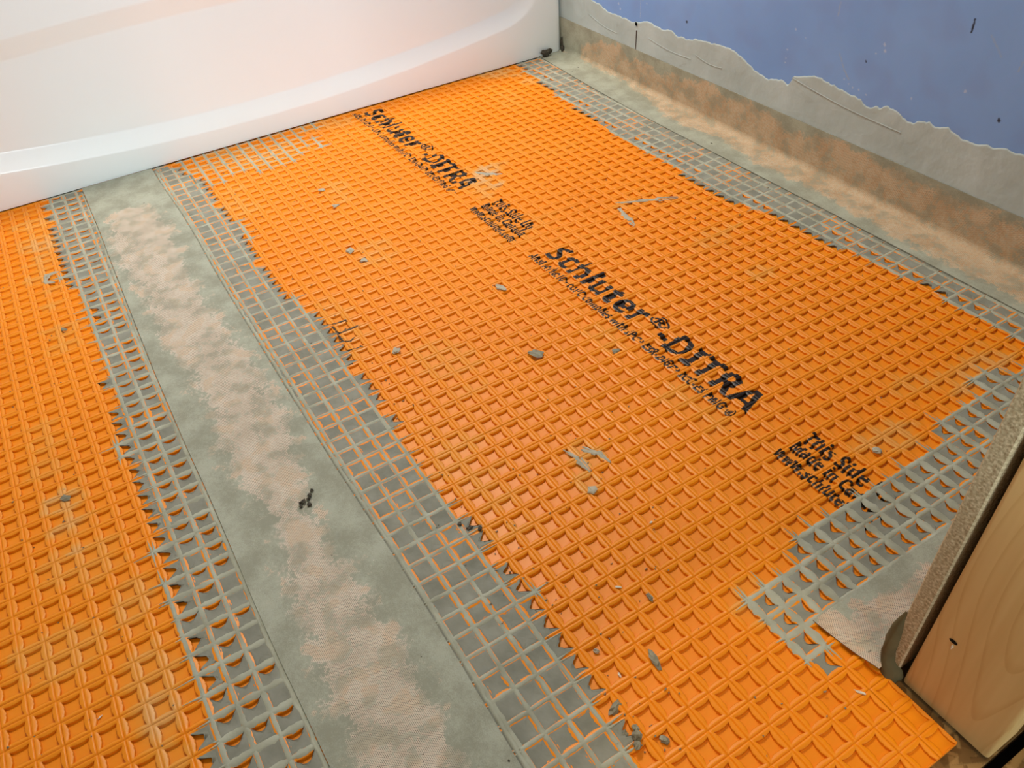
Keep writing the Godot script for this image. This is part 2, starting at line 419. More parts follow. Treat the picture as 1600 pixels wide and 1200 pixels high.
func membrane(main: bool, called: String, label: String):
	var area := sheet_area(main)
	var fine := cell_template(8); var coarse := cell_template(4)
	var cells := []
	for i in range(-57, 8):
		for j in (range(-8, 37) if main else range(-30, -7)):
			if main and i >= 5 and j >= 8: continue
			if main and j > poly_at(EDGE_WALL, i) + 2.5: continue
			if main and i > 3 and j > 9: continue
			cells.append(Vector2i(i, j))
	var nv := 0; var ni := 0
	for c in cells:
		var t: Array = fine if c.x > -30 else coarse
		nv += t[0].size(); ni += t[2].size()
	var pos := PackedVector3Array(); pos.resize(nv)
	var nor := PackedVector3Array(); nor.resize(nv)
	var uv := PackedVector2Array(); uv.resize(nv)
	var idx := PackedInt32Array(); idx.resize(ni)
	var o := 0; var q := 0
	var xmax := 7.93 * PB; var zmax := 7.83 * PA
	var zlim := 4.6 * PA
	for c in cells:
		var t: Array = fine if c.x > -30 else coarse
		var tp: PackedVector3Array = t[0]; var tn: PackedVector3Array = t[1]; var ti: PackedInt32Array = t[2]
		var ctr := P(main, c.x + 0.5, c.y + 0.5)
		var dy := 0.00025 * nf.get_noise_2d(c.x * 31.0, c.y * 17.0)
		var squash := 1.0
		if main and c.x >= 5 and c.y == 7: squash = 0.5
		if main and c.x >= 5 and c.y == 6: squash = 0.8
		for k in tp.size():
			var p := tp[k]
			var x := ctr.x + p.x * PB; var z := ctr.z + p.z * PA
			var y := p.y * squash + dy
			if z > zmax: z = zmax
			if main and z > zlim and x > xmax: x = xmax
			pos[o + k] = Vector3(x, y, z)
			nor[o + k] = tn[k]
			uv[o + k] = Vector2((x - area.position.x) / area.size.x, (z - area.position.y) / area.size.y)
		for k in ti.size(): idx[q + k] = ti[k] + o
		o += tp.size(); q += ti.size()
	var arr := []; arr.resize(Mesh.ARRAY_MAX)
	arr[Mesh.ARRAY_VERTEX] = pos; arr[Mesh.ARRAY_NORMAL] = nor; arr[Mesh.ARRAY_TEX_UV] = uv; arr[Mesh.ARRAY_INDEX] = idx
	var m := ArrayMesh.new(); m.add_surface_from_arrays(Mesh.PRIMITIVE_TRIANGLES, arr)
	var mm := StandardMaterial3D.new(); mm.albedo_texture = membrane_tex(main); mm.roughness = 0.4; mm.metallic_specular = 0.36; mm.texture_repeat = false
	var t := thing(called, label, "membrane")
	mesh_node("moulded_sheet", m, mm, t)
	var st := mb()
	# fleece backing and cut edges under the sheet
	if main:
		box(st, Vector3((-8 * PB + 7.9 * PB) / 2, -0.0052, (-57 * PA + 7.8 * PA) / 2), Vector3(15.9 * PB, 0.0019, 64.8 * PA))
		box(st, Vector3((7.9 * PB + 35.0 * PB) / 2, -0.0052, (-57 * PA + 4.3 * PA) / 2), Vector3(27.1 * PB, 0.0019, 61.3 * PA))
	else:
		box(st, Vector3(-19.5 * PB, -0.0052, (-57 * PA + 7.8 * PA) / 2), Vector3(22.0 * PB, 0.0019, 64.8 * PA))
	var bk := obj("fleece_backing", st, mat(Color(0.85, 0.5, 0.12), 0.9), t)
	st = mb()
	if main:
		box(st, Vector3(-0.1 * PB / 2, -0.0025, zmax), Vector3(15.9 * PB, 0.0038, 0.0006))
		var em := mat(Color(0.93, 0.545, 0.08), 0.45)
		obj("cut_edge", st, em, t)
		st = mb(); box(st, Vector3(xmax, -0.0025, (4.6 * PA + zmax) / 2), Vector3(0.0006, 0.0038, zmax - 4.6 * PA))
		obj("cut_edge", st, em, t)

# ------------------------------------------------------------------ mortar
const EDGE_WALL := [Vector2(-57, 34.3), Vector2(-47, 33.45), Vector2(-39, 32.95), Vector2(-31, 32.75), Vector2(-18, 32.5), Vector2(-5, 32.1), Vector2(8, 31.9)]
const B_RIGHT := [Vector2(-56, -4.0), Vector2(-52, -2.3), Vector2(-46, -2.4), Vector2(-42, -1.6), Vector2(-38, -2.4), Vector2(-33, -2.3), Vector2(-28, -1.3), Vector2(-24, -1.3), Vector2(-18, -1.4), Vector2(-12, -1.9), Vector2(-9, -1.5), Vector2(-4, -1.1), Vector2(2, -1.6), Vector2(8, -1.9)]
const B_LEFT := [Vector2(-56, -13.9), Vector2(-46, -14.3), Vector2(-43.5, -14.7), Vector2(-38, -13.8), Vector2(-30, -13.9), Vector2(-24, -14.4), Vector2(-19, -14.1), Vector2(-12, -14.5), Vector2(-8, -14.3), Vector2(-6, -15.0), Vector2(0, -14.8)]
const B_WALL := [Vector2(-57, 31.2), Vector2(-54.5, 30.9), Vector2(-47, 29.8), Vector2(-42, 29.0), Vector2(-34, 28.6), Vector2(-29, 28.4), Vector2(-25.5, 27.9), Vector2(-21, 28.9), Vector2(-16, 29.3), Vector2(-9, 30.0), Vector2(-6, 29.5), Vector2(-3, 29.4), Vector2(3, 29.4)]
const B_PATCH := [Vector2(5.0, -0.9), Vector2(6.2, -0.9), Vector2(7.6, -0.7), Vector2(10.1, -1.3), Vector2(12.5, -1.3), Vector2(14.7, -1.8), Vector2(18.9, -1.9), Vector2(23.3, -2.5), Vector2(25.7, -3.4), Vector2(28.1, -2.4), Vector2(32.5, -2.6)]

func inside(region: String, i: float, j: float) -> bool:
	match region:
		"right": return j > -5.7 and j < poly_at(B_RIGHT, i) + 0.25 * nf.get_noise_2d(i * 60.0, j * 60.0)
		"left": return j < -10.9 and j > poly_at(B_LEFT, i) + 0.25 * nf.get_noise_2d(i * 60.0, j * 60.0) - 0.1
		"wall": return j > poly_at(B_WALL, i) + 0.15 and j < poly_at(EDGE_WALL, i) + 0.6
		"patch": return j > 5.6 and i < 2.4 + (1.4 if j < 7.2 else 0.0) and i > poly_at(B_PATCH, j) + 0.1 and j < 33 and not inside("wall", i, j)
		"tubside": return i < -50.2 + 1.5 * nf.get_noise_2d(j * 30.0, 3.0) and j > -3.0 and j < 9.0 + 2.0 * nf.get_noise_2d(i * 40.0, 9.0)
	return false

func fill_mesh(kind: int, sd: int) -> ArrayMesh:
	# plug of mortar in one cell. kind 0 full, 1 half-moon open on the far side, 2 half-moon open on the right side, 3 wide open right side
	var r := RandomNumberGenerator.new(); r.seed = 1000 + sd
	var n := 7
	var ring := []
	var depth := r.randf_range(0.16, 0.27) if kind < 3 else r.randf_range(0.26, 0.38)
	if kind == 1: depth = r.randf_range(0.09, 0.24)
	var half := [0, 0, 0, 0]
	for s in 4: half[s] = 0.43 if r.randf() < 0.72 else r.randf_range(0.33, 0.385)
	for side in 4:                       # 0 right (+u), 1 near (+v), 2 left, 3 far
		var open_here := (kind == 1 and side == 3) or (kind >= 2 and side == 0)
		for s in n:
			var t := -1.0 + 2.0 * s / n
			var out: float = half[side] + 0.012 * nf.get_noise_2d(sd * 77.0 + side * 31.0, t * 90.0)
			var al := t * 0.42
			if open_here:
				out = 0.35 if absf(t) > 0.86 else lerpf(0.265 - depth, 0.29, pow(absf(t) / 0.86, 2.0)) + r.randf_range(-0.012, 0.012)
			if kind == 4:                # ragged wedge that only fills the left half of the cell
				if side == 0: out = lerpf(-0.22, 0.22, absf(t)) + r.randf_range(-0.09, 0.09)
				elif side == 1: al = minf(al, 0.15 + r.randf_range(0, 0.1)) if false else al
			ring.append(Vector2(out, al).rotated(side * PI / 2))
	var st := mb()
	var sc := Vector3(PB, 1, PA)
	var cnt := ring.size()
	var ctr := Vector3(0, -0.00075, 0.03) * sc if kind != 1 else Vector3(0, -0.00075, 0.1) * sc
	if kind >= 2: ctr = Vector3(-0.1 if kind < 4 else -0.3, -0.0004, 0) * sc
	for s in cnt:
		var a: Vector2 = ring[s]; var b: Vector2 = ring[(s + 1) % cnt]
		var hi := -0.00012
		var a0 := Vector3(a.x, hi - 0.0003, a.y) * sc; var b0 := Vector3(b.x, hi - 0.0003, b.y) * sc
		var a1 := Vector3(a.x * 0.93, hi, a.y * 0.93) * sc; var b1 := Vector3(b.x * 0.93, hi, b.y * 0.93) * sc
		var a2 := Vector3(a.x * 0.7, hi - 0.00025, a.y * 0.7) * sc; var b2 := Vector3(b.x * 0.7, hi - 0.00025, b.y * 0.7) * sc
		var ad := Vector3(a.x * 0.97, -0.0031, a.y * 0.97) * sc; var bd := Vector3(b.x * 0.97, -0.0031, b.y * 0.97) * sc
		st.set_smooth_group(1)
		quad(st, a0, b0, bd, ad) if false else quad(st, ad, bd, b0, a0) if false else quad(st, b0, a0, ad, bd)
		st.set_smooth_group(2)
		quad(st, a1, a0, b0, b1); quad(st, a2, a1, b1, b2)
		tri(st, ctr, a2, b2)
	st.generate_normals()
	return fix_up(st.commit())

func fix_up(m: ArrayMesh) -> ArrayMesh:
	# turns faces outward: away from the mesh's own middle
	var a := m.surface_get_arrays(0)
	var v: PackedVector3Array = a[Mesh.ARRAY_VERTEX]; var nn: PackedVector3Array = a[Mesh.ARRAY_NORMAL]
	var c := Vector3.ZERO
	for p in v: c += p
	c /= v.size(); c.y -= 0.002
	var ix = a[Mesh.ARRAY_INDEX]
	if ix == null: ix = PackedInt32Array(range(v.size()))
	for t in range(0, ix.size(), 3):
		var p0 := v[ix[t]]; var p1 := v[ix[t + 1]]; var p2 := v[ix[t + 2]]
		var g := (p2 - p0).cross(p1 - p0)
		var want := (p0 + p1 + p2) / 3.0 - c
		if absf(g.normalized().y) > 0.5: want = Vector3.UP if (p0.y + p1.y + p2.y) / 3.0 > c.y else Vector3.DOWN
		if g.dot(want) < 0:
			var sw = ix[t + 1]; ix[t + 1] = ix[t + 2]; ix[t + 2] = sw
			for q in 3:
				if nn[ix[t + q]].dot(want) < 0: nn[ix[t + q]] = -nn[ix[t + q]]
	a[Mesh.ARRAY_INDEX] = ix; a[Mesh.ARRAY_NORMAL] = nn
	var o := ArrayMesh.new(); o.add_surface_from_arrays(Mesh.PRIMITIVE_TRIANGLES, a)
	return o

var fills := []

func film_segment(st: SurfaceTool, a: Vector3, b: Vector3, w0: float, w1: float, rise: float, sd: float, bulge := 0.0, rough := 0.3):
	# a smear of mortar lying along one rib from a to b; half widths w0 and w1 in metres
	var d := (b - a); var side := Vector3(-d.z, 0, d.x).normalized()
	var n := 7
	var prev := []
	for k in n + 1:
		var t := float(k) / n
		var p := a.lerp(b, t)
		var wb := lerpf(w0, w1, t) + bulge * sin(t * PI)
		var w := wb * (1.0 + rough * nf.get_noise_2d(sd * 53.0 + k * 37.0, sd))
		var w2 := wb * (1.0 + rough * nf.get_noise_2d(sd * 91.0 - k * 41.0, 7.0))
		var h := rise * (1.0 + 0.5 * nf.get_noise_2d(sd * 19.0 + k * 55.0, 70.0))
		var row := [p - side * w + Vector3(0, -0.0006, 0), p - side * w * 0.6 + Vector3(0, h * 0.75, 0), p + Vector3(0, h, 0), p + side * w2 * 0.6 + Vector3(0, h * 0.75, 0), p + side * w2 + Vector3(0, -0.0006, 0)]
		if prev.size():
			for q in 4:
				quad(st, prev[q + 1], prev[q], row[q], row[q + 1])
		prev = row

func mortar(region: String, main: bool, ir: Vector2i, jr: Vector2i, label: String, group := ""):
	var t := thing("mortar_strip", label, "mortar", Vector3.ZERO, group)
	var st := mb(); st.set_smooth_group(1)
	var cnt := 0
	for i in range(ir.x, ir.y):
		for j in range(jr.x, jr.y):
			# where this sheet's node (i, j) lies in the photograph's grid
			var nodep := P(main, i, j)
			var gi := nodep.z / PA; var gj := nodep.x / PB
			var sd := i * 13.7 + j * 7.3
			var here := inside(region, gi, gj)
			for dir in 2:
				var di := 1 if dir == 0 else 0; var dj := 1 - di
				var there := inside(region, gi + di, gj + dj)
				if not here and not there: continue
				var a := P(main, i, j); var b := P(main, i + di, j + dj)
				var w := PB * (0.118 + 0.02 * nf.get_noise_2d(sd * 3.0, dir * 50.0))
				if region == "patch" : w *= 1.15
				if region == "tubside": w *= 1.0 if dir == 0 else 0.55
				var bulge := 0.0
				if region == "patch" and dir == 0: bulge = PB * 0.08
				if region == "left" and dir == 1: bulge = PB * 0.06
				if region == "wall" and dir == 0: bulge = PB * 0.03
				if here and there: film_segment(st, a, b, w, w, 0.00045, sd + dir * 0.5, bulge)
				else:
					# ragged ends: two prongs, one on each side of the groove
					if there: var sw := a; a = b; b = sw
					var s := Vector3(-(b - a).z, 0, (b - a).x).normalized() * PB * 0.075
					for sg in [-1, 1]:
						var reach := 0.12 + 0.62 * absf(nf.get_noise_2d(sd * 5.0 + sg * 40.0, dir * 90.0)) * 1.8
						film_segment(st, a + s * sg * 0.8, a.lerp(b, minf(reach, 0.9)) + s * sg * 1.2, PB * 0.075, PB * 0.012, 0.0004, sd + sg + dir * 0.3)
			# plugs
			if region == "tubside": continue
			var cp := P(main, i + 0.5, j + 0.5)
			var ci := cp.z / PA; var cj := cp.x / PB
			if not inside(region, ci, cj): continue
			var h := absf(nf.get_noise_2d(sd * 11.0, 400.0)) * 2.0
			var kind := 0
			var edge := 0.0
			match region:
				"right":
					kind = 0
					edge = poly_at(B_RIGHT, ci) - cj
					if ci < -44 and cj > -3.4 and h > 0.25: kind = 2
				"left":
					edge = cj - poly_at(B_LEFT, ci)
					kind = 1 if h > 0.22 else 0
					if ci > -30 and edge < 2.0 and h > 0.05: kind = 1
				"wall":
					edge = cj - poly_at(B_WALL, ci)
					kind = 2 if edge < 1.3 and h > 0.2 else 0
					if ci > -22 and edge < 1.0: kind = 3
				"patch":
					edge = ci - poly_at(B_PATCH, cj)
					kind = 2
					if edge < 1.2: kind = 3
			if region == "patch" and edge < 0.5: continue
			if region in ["right", "left", "wall"] and edge < 0.62: kind = 4
			var var_i := int(absf(sd * 31.0)) % 5
			var o := mesh_node("mortar_fill", fills[kind * 5 + var_i], M.fill, t, "", cnt)
			cnt += 1
			o.position = cp + Vector3(0, 0.00015 * nf.get_noise_2d(sd * 40.0, 1.0), 0)
			var back := PI if kind == 4 and region != "right" else 0.0
			o.rotation = Vector3(0.02 * nf.get_noise_2d(sd, 9.0), back, 0.02 * nf.get_noise_2d(sd, 99.0))
	obj("mortar_film", st, M.film, t, "stuff")
	return t

func bead(t: Node3D, edge: Callable, i0: float, i1: float, outw: float, toward: float, called := "mortar_bead"):
	# irregular ridge of squeezed-out mortar along the edge of a strip; toward = -1 lies left of the edge, 1 right of it
	var st := mb(); st.set_smooth_group(1)
	var n := int((i1 - i0) * 3)
	var prev := []
	for k in n + 1:
		var i := lerpf(i0, i1, float(k) / n)
		var e: float = edge.call(i)
		var w := outw * (0.75 + 0.9 * absf(nf.get_noise_2d(i * 70.0, toward * 50.0 + e)))
		var h := 0.0005 + 0.0007 * absf(nf.get_noise_2d(i * 90.0, 300.0))
		var row := []
		for q in 5:
			var f := q / 4.0
			var y: float = [0.0, 0.8, 1.0, 0.6, 0.0][q] * h + (-0.0008 if q == 4 or q == 0 else 0.0)
			row.append(Vector3((e + toward * (0.05 + w * f)) * PB, y, i * PA))
		if prev.size():
			for q in 4:
				if toward > 0: quad(st, prev[q], row[q], row[q + 1], prev[q + 1])
				else: quad(st, prev[q + 1], row[q + 1], row[q], prev[q])
		prev = row
	obj(called, st, M.film, t, "stuff")

# ------------------------------------------------------------------ strips of fleece band
func strip_tex(w: int, h: int, mask: Callable, pink_a: Color, pink_b: Color, marks: Array) -> Array:
	var im := Image.create(w, h, false, Image.FORMAT_RGB8)
	var mk := Image.create(w, h, false, Image.FORMAT_RGB8)
	var data := im.get_data(); var md := mk.get_data()
	var peach := Color(0.84, 0.68, 0.53)
	var grey_a := Color(0.575, 0.572, 0.50); var grey_b := Color(0.672, 0.675, 0.605)
	for y in h:
		for x in w:
			var u := (x + 0.5) / w; var v := (y + 0.5) / h
			var m: Vector3 = mask.call(u, v)      # x: signed distance inside the fleece patch, yz: noise coordinates
			var n1 := nz.get_noise_2d(m.y * 40.0, m.z * 40.0)
			var n2 := nf.get_noise_2d(m.y * 70.0, m.z * 70.0)
			var n3 := nf.get_noise_2d(m.y * 320.0, m.z * 320.0)
			var n4 := nf.get_noise_2d(m.y * 1300.0, m.z * 1300.0)
			var fl := smoothstep(-0.06, 0.08, m.x + 0.35 * n1 + 0.3 * n2 + 0.22 * n3 + 0.1 * n4)
			# crisp trowelled islands and fine grit of mortar left in the fleece
			var haze := 0.75 * smoothstep(0.05, 0.14, n2 + 0.6 * n3 + 0.25 * n4) * lerpf(1.0, 0.25, smoothstep(0.0, 0.3, n1))
			haze = maxf(haze, 0.55 * smoothstep(0.05, 0.55, n4 + 0.5 * n3))
			var p := pink_a.lerp(pink_b, clampf(0.5 + n1 * 0.9 + n3 * 0.5, 0, 1)).lerp(peach, clampf((n2 + n1 - 0.2) * 0.9, 0, 0.3))
			var g := grey_a.lerp(grey_b, clampf(0.5 + n1 * 0.9 + n3 * 0.2 + n4 * 0.4, 0, 1))
			var c := g.lerp(p, fl * (1.0 - haze * 0.8))
			var o := (y * w + x) * 3
			data[o] = int(c.r * 255); data[o + 1] = int(c.g * 255); data[o + 2] = int(c.b * 255)
			var mm := int(255 * fl * (1.0 - haze * 0.5))
			md[o] = mm; md[o + 1] = mm; md[o + 2] = mm
	im = Image.create_from_data(w, h, false, Image.FORMAT_RGB8, data)
	for q in marks:
		for yy in range(-4, 5):
			for xx in range(-4, 5):
				var px := int(q[0] * w) + xx; var py := int(q[1] * h) + yy
				if px >= 0 and py >= 0 and px < w and py < h and Vector2(xx, yy * 2.0).length() < q[2]: im.set_pixel(px, py, q[3])
	mk = Image.create_from_data(w, h, false, Image.FORMAT_RGB8, md)
	return [ImageTexture.create_from_image(im), ImageTexture.create_from_image(mk)]

func weave_tex() -> ImageTexture:
	var im := Image.create(128, 128, false, Image.FORMAT_RGB8)
	for y in 128:
		for x in 128:
			var a := cos((x) * TAU / 32.0) + cos((x * 0.5 + y * 1.0) * TAU / 32.0) + cos((x * 0.5 - y * 1.0) * TAU / 32.0)
			var v := 1.0 - 0.6 * smoothstep(0.2, 2.2, a)
			im.set_pixel(x, y, Color(v, v * 0.98, v * 0.96))
	return ImageTexture.create_from_image(im)

func strip_mat(tx: Array, weave, su: float, sv: float) -> StandardMaterial3D:
	var m := StandardMaterial3D.new(); m.albedo_texture = tx[0]; m.roughness = 0.85; m.metallic_specular = 0.35; m.texture_repeat = true
	m.detail_enabled = true; m.detail_albedo = weave; m.detail_mask = tx[1]; m.detail_blend_mode = BaseMaterial3D.BLEND_MODE_MUL
	m.detail_uv_layer = BaseMaterial3D.DETAIL_UV_2
	m.uv2_scale = Vector3(su, sv, 1)
	return m

const FL := [Vector2(-50.6, -8.6), Vector2(-49.8, -10.2), Vector2(-46.9, -10.8), Vector2(-43.8, -11.0), Vector2(-40.7, -10.8), Vector2(-37.6, -10.3), Vector2(-32, -10.4), Vector2(-27.2, -9.7), Vector2(-23.9, -9.5), Vector2(-20.9, -10), Vector2(-16.1, -9.6), Vector2(-14.1, -9.3), Vector2(-11.6, -9.7), Vector2(-7.7, -9.9), Vector2(-5.5, -10.2), Vector2(0, -10.3)]
const FR := [Vector2(-50.6, -8.5), Vector2(-49.3, -7.1), Vector2(-46.4, -6.5), Vector2(-42.1, -6.6), Vector2(-40.1, -6.9), Vector2(-33.8, -6.8), Vector2(-28.6, -6.4), Vector2(-25.8, -6.1), Vector2(-20, -6.1), Vector2(-17.7, -6.6), Vector2(-14.7, -7.4), Vector2(-9.2, -7.4), Vector2(-6.1, -7.1), Vector2(0, -7.3)]

func band_left(i: float) -> float: return -11.25 + 0.12 * nf.get_noise_2d(i * 4.0, 5.0) - 0.12 * smoothstep(-50.0, -30.0, i) + 0.35 * smoothstep(-12.0, 2.0, i)
func band_right(i: float) -> float: return -5.4 + 0.1 * nf.get_noise_2d(i * 4.0, 55.0) + 0.15 * smoothstep(-18.0, -9.0, i) - 0.15 * smoothstep(-8.0, 2.0, i)

func seam_strip(weave):
	var t := thing("seam_strip", "long grey mortar-smeared fleece strip running from bathtub to the foreground", "strip")
	var i0 := -56.2; var i1 := 7.8
	var mask := func(u: float, v: float) -> Vector3:
		var i := lerpf(i0, i1, v); var j := lerpf(-11.3, -5.4, u)
		var d := minf(j - poly_at(FL, i), poly_at(FR, i) - j)
		if i < -50.4: d = -1.0
		if i > -11.0: d += 0.25
		return Vector3(d * 0.55, i, j)
	var marks := [[0.66, 0.092, 3.0, Color(0.3, 0.3, 0.25)], [0.62, 0.70, 2.0, Color(0.25, 0.22, 0.18)], [0.8, 0.80, 2.0, Color(0.25, 0.22, 0.18)], [0.86, 0.72, 1.6, Color(0.9, 0.88, 0.8)], [0.4, 0.735, 2.0, Color(0.9, 0.88, 0.82)], [0.95, 0.88, 2.5, Color(0.25, 0.22, 0.18)], [0.5, 0.855, 2.0, Color(0.3, 0.24, 0.2)], [0.52, 0.852, 2.0, Color(0.3, 0.24, 0.2)]]
	var tx := strip_tex(320, 2048, mask, Color(0.79, 0.735, 0.665), Color(0.88, 0.83, 0.765), marks)
	var m := strip_mat(tx, weave, 22.0, 250.0)
	var f := func(u: float, v: float) -> Vector3:
		var i := lerpf(i0, i1, v)
		var j := lerpf(band_left(i), band_right(i), u)
		var y := 0.0016 + 0.0004 * nz.get_noise_2d(i * 8.0, j * 8.0) + 0.0002 * nf.get_noise_2d(i * 40.0, j * 40.0)
		if i > -13.0 and absf(u - (0.72 + 0.006 * (i + 13.0))) < 0.012: y -= 0.0005
		return Vector3(j * PB, y, i * PA)
	mesh_node("fleece_face", sheet_mesh(44, 420, f), m, t)
	var st := mb(); var sb := mb()
	var pv := []
	for k in 201:
		var i := lerpf(i0, i1, k / 200.0)
		var row := [Vector3(band_left(i) * PB, 0.0017, i * PA), Vector3(band_left(i) * PB, -0.0004, i * PA), Vector3(band_right(i) * PB, 0.0017, i * PA), Vector3(band_right(i) * PB, -0.0004, i * PA)]
		if pv.size():
			quad(st, pv[1], row[1], row[0], pv[0]); quad(sb, pv[2], row[2], row[3], pv[3])
		pv = row
	obj("cut_edge", st, M.fill, t); obj("cut_edge", sb, M.fill, t)

# the right wall leans by a degree and a half; s runs along it towards the viewer
const WO := Vector3(0.78172, 0, -1.2362)
const WD := Vector3(-0.028137, 0, 0.999604)
const WN := Vector3(-0.999604, 0, -0.028137)
func W(s: float, y: float, off := 0.0) -> Vector3:
	return WO + WD * s + WN * off + Vector3(0, y, 0)

const FLEECE_TOP := [Vector2(0.07, -0.01), Vector2(0.088, 0.03), Vector2(0.146, 0.055), Vector2(0.19, 0.058), Vector2(0.232, 0.061), Vector2(0.254, 0.050), Vector2(0.298, 0.058), Vector2(0.324, 0.047), Vector2(0.353, 0.046), Vector2(0.398, 0.056), Vector2(0.436, 0.061), Vector2(0.491, 0.069), Vector2(0.52, 0.060), Vector2(0.615, 0.064), Vector2(0.675, 0.049), Vector2(0.72, 0.055), Vector2(0.727, 0.064), Vector2(0.82, 0.062), Vector2(0.97, 0.059), Vector2(1.1, 0.062)]
const FLEECE_FLOOR := [Vector2(0.10, 0.0), Vector2(0.14, 0.003), Vector2(0.25, 0.004), Vector2(0.32, 0.02), Vector2(0.37, 0.03), Vector2(0.45, 0.048), Vector2(0.51, 0.04), Vector2(0.57, 0.03), Vector2(0.66, 0.047), Vector2(0.79, 0.042), Vector2(0.91, 0.05), Vector2(1.1, 0.055)]

func corner_strip(weave):
	var t := thing("corner_strip", "peach fleece strip folded into the corner between floor and blue wall", "strip")
	var s1 := 1.335
	var edge_at := func(s: float) -> float:   # distance from the wall's foot to the strip's edge on the floor
		var z := WO.z + WD.z * s
		return (WO.x + WD.x * s) - poly_at(EDGE_WALL, z / PA) * PB
	var top := 0.0705
	var mask := func(u: float, v: float) -> Vector3:
		var s := u * s1
		var a := top - v * (top + 0.13)        # above zero on the wall, below on the floor
		var d := 0.0
		if a >= 0: d = minf(poly_at(FLEECE_TOP, s) - a, (s - 0.085) * 1.2)
		else: d = poly_at(FLEECE_FLOOR, s) + a
		return Vector3(d * 40.0, s * 45.0, a * 45.0)
	var tx := strip_tex(1600, 256, mask, Color(0.79, 0.675, 0.545), Color(0.87, 0.785, 0.67), [[0.42, 0.62, 3.0, Color(0.3, 0.28, 0.22)], [0.09, 0.5, 3.0, Color(0.36, 0.34, 0.3)], [0.1, 0.62, 2.5, Color(0.36, 0.34, 0.3)]])
	var m := strip_mat(tx, weave, 240.0, 36.0)
	var f := func(u: float, v: float) -> Vector3:
		var s := lerpf(-0.012, s1, u)
		var a := top - v * (top + 0.13)
		var e: float = edge_at.call(s)
		var n := 0.0003 * nz.get_noise_2d(s * 300.0, a * 300.0)
		var r := 0.011
		# section: down the wall, round a cove of radius r, out over the floor, stopped at the edge
		if a >= r: return W(s, a, 0.0035 + n)
		if a >= -r:
			var th := (r - a) / (2 * r) * PI / 2
			return W(s, r + 0.0016 - r * sin(th), 0.0035 + r - r * cos(th) + n)
		var off := minf(-a + 0.0035, e)
		return W(s, 0.0016 + n, off)
	mesh_node("fleece_face", flip(sheet_mesh(220, 56, f)), m, t)
	var st := mb(); var sb := mb()
	var pv := []
	for k in 121:
		var s := s1 * k / 120.0
		var e: float = edge_at.call(s)
		var row := [W(s, 0.0016, e), W(s, -0.0006, e), W(s, top, 0.0035), W(s, top, 0.0)]
		if pv.size():
			quad(st, pv[0], pv[1], row[1], row[0]); quad(sb, pv[2], row[2], row[3], pv[3])
		pv = row
	obj("cut_edge", st, M.fill, t); obj("cut_edge", sb, M.fill, t)

func flip(m: ArrayMesh) -> ArrayMesh:
	var a := m.surface_get_arrays(0)
	var ix: PackedInt32Array = a[Mesh.ARRAY_INDEX]; var nn: PackedVector3Array = a[Mesh.ARRAY_NORMAL]
	for t in range(0, ix.size(), 3):
		var q := ix[t + 1]; ix[t + 1] = ix[t + 2]; ix[t + 2] = q
	for k in nn.size(): nn[k] = -nn[k]
	a[Mesh.ARRAY_INDEX] = ix; a[Mesh.ARRAY_NORMAL] = nn
	var o := ArrayMesh.new(); o.add_surface_from_arrays(Mesh.PRIMITIVE_TRIANGLES, a)
	return o

func end_strip(weave):
	var t := thing("end_strip", "short peach fleece strip whose loose end curls up beside the door partition", "strip")
	var x0 := 0.1565; var x1 := 0.742
	var mask := func(u: float, v: float) -> Vector3:
		var x := lerpf(x0, x1, u); var z := lerpf(0.044, 0.101, v)
		var d := (z - 0.058) * 40.0 - maxf(0.0, (x - 0.27)) * 2.0
		if x < 0.18: d += 0.5
		return Vector3(d, x * 45.0, z * 45.0)
	var tx := strip_tex(1024, 128, mask, Color(0.76, 0.685, 0.605), Color(0.85, 0.78, 0.705), [[0.018, 0.75, 4.0, Color(0.55, 0.53, 0.48)]])
	var m := strip_mat(tx, weave, 104.0, 10.0)
	var f := func(u: float, v: float) -> Vector3:
		var x := lerpf(x0, x1, u); var z := lerpf(0.0445, 0.1045, v)
		if x < 0.2: x += 0.007 * v * (0.2 - x) / 0.044 * 0.9
		var y := 0.0013 + 0.00025 * nz.get_noise_2d(x * 300.0, z * 300.0)
		var near_end := 1.0 - smoothstep(0.155, 0.215, x)
		y += 0.0016 * near_end * smoothstep(0.06, 0.09, z)
		var up := smoothstep(0.082, 0.1045, z)
		y += 0.030 * up * up * (1.0 - smoothstep(0.6, 0.9, near_end)) + 0.004 * up * near_end
		if z > 0.099: z = lerpf(z, 0.099, 1.0 - near_end)
		return Vector3(x, y, z)
	mesh_node("fleece_face", sheet_mesh(150, 24, f), m, t)
	var st := mb()
	var pv := []
	for k in 25:
		var p: Vector3 = f.call(0.0, k / 24.0)
		var q: Vector3 = p + Vector3(0, -0.0009, 0)
		if pv.size(): quad(st, pv[0], pv[1], q, p)
		pv = [p, q]
	var em := mat(Color(0.55, 0.45, 0.36), 0.9)
	obj("cut_edge", st, em, t)
	st = mb(); pv = []
	for k in 61:
		var p: Vector3 = f.call(k / 60.0, 0.0)
		var q: Vector3 = p + Vector3(0, -0.0015, 0)
		if pv.size(): quad(st, pv[1], pv[0], p, q)
		pv = [p, q]
	obj("cut_edge", st, em, t)

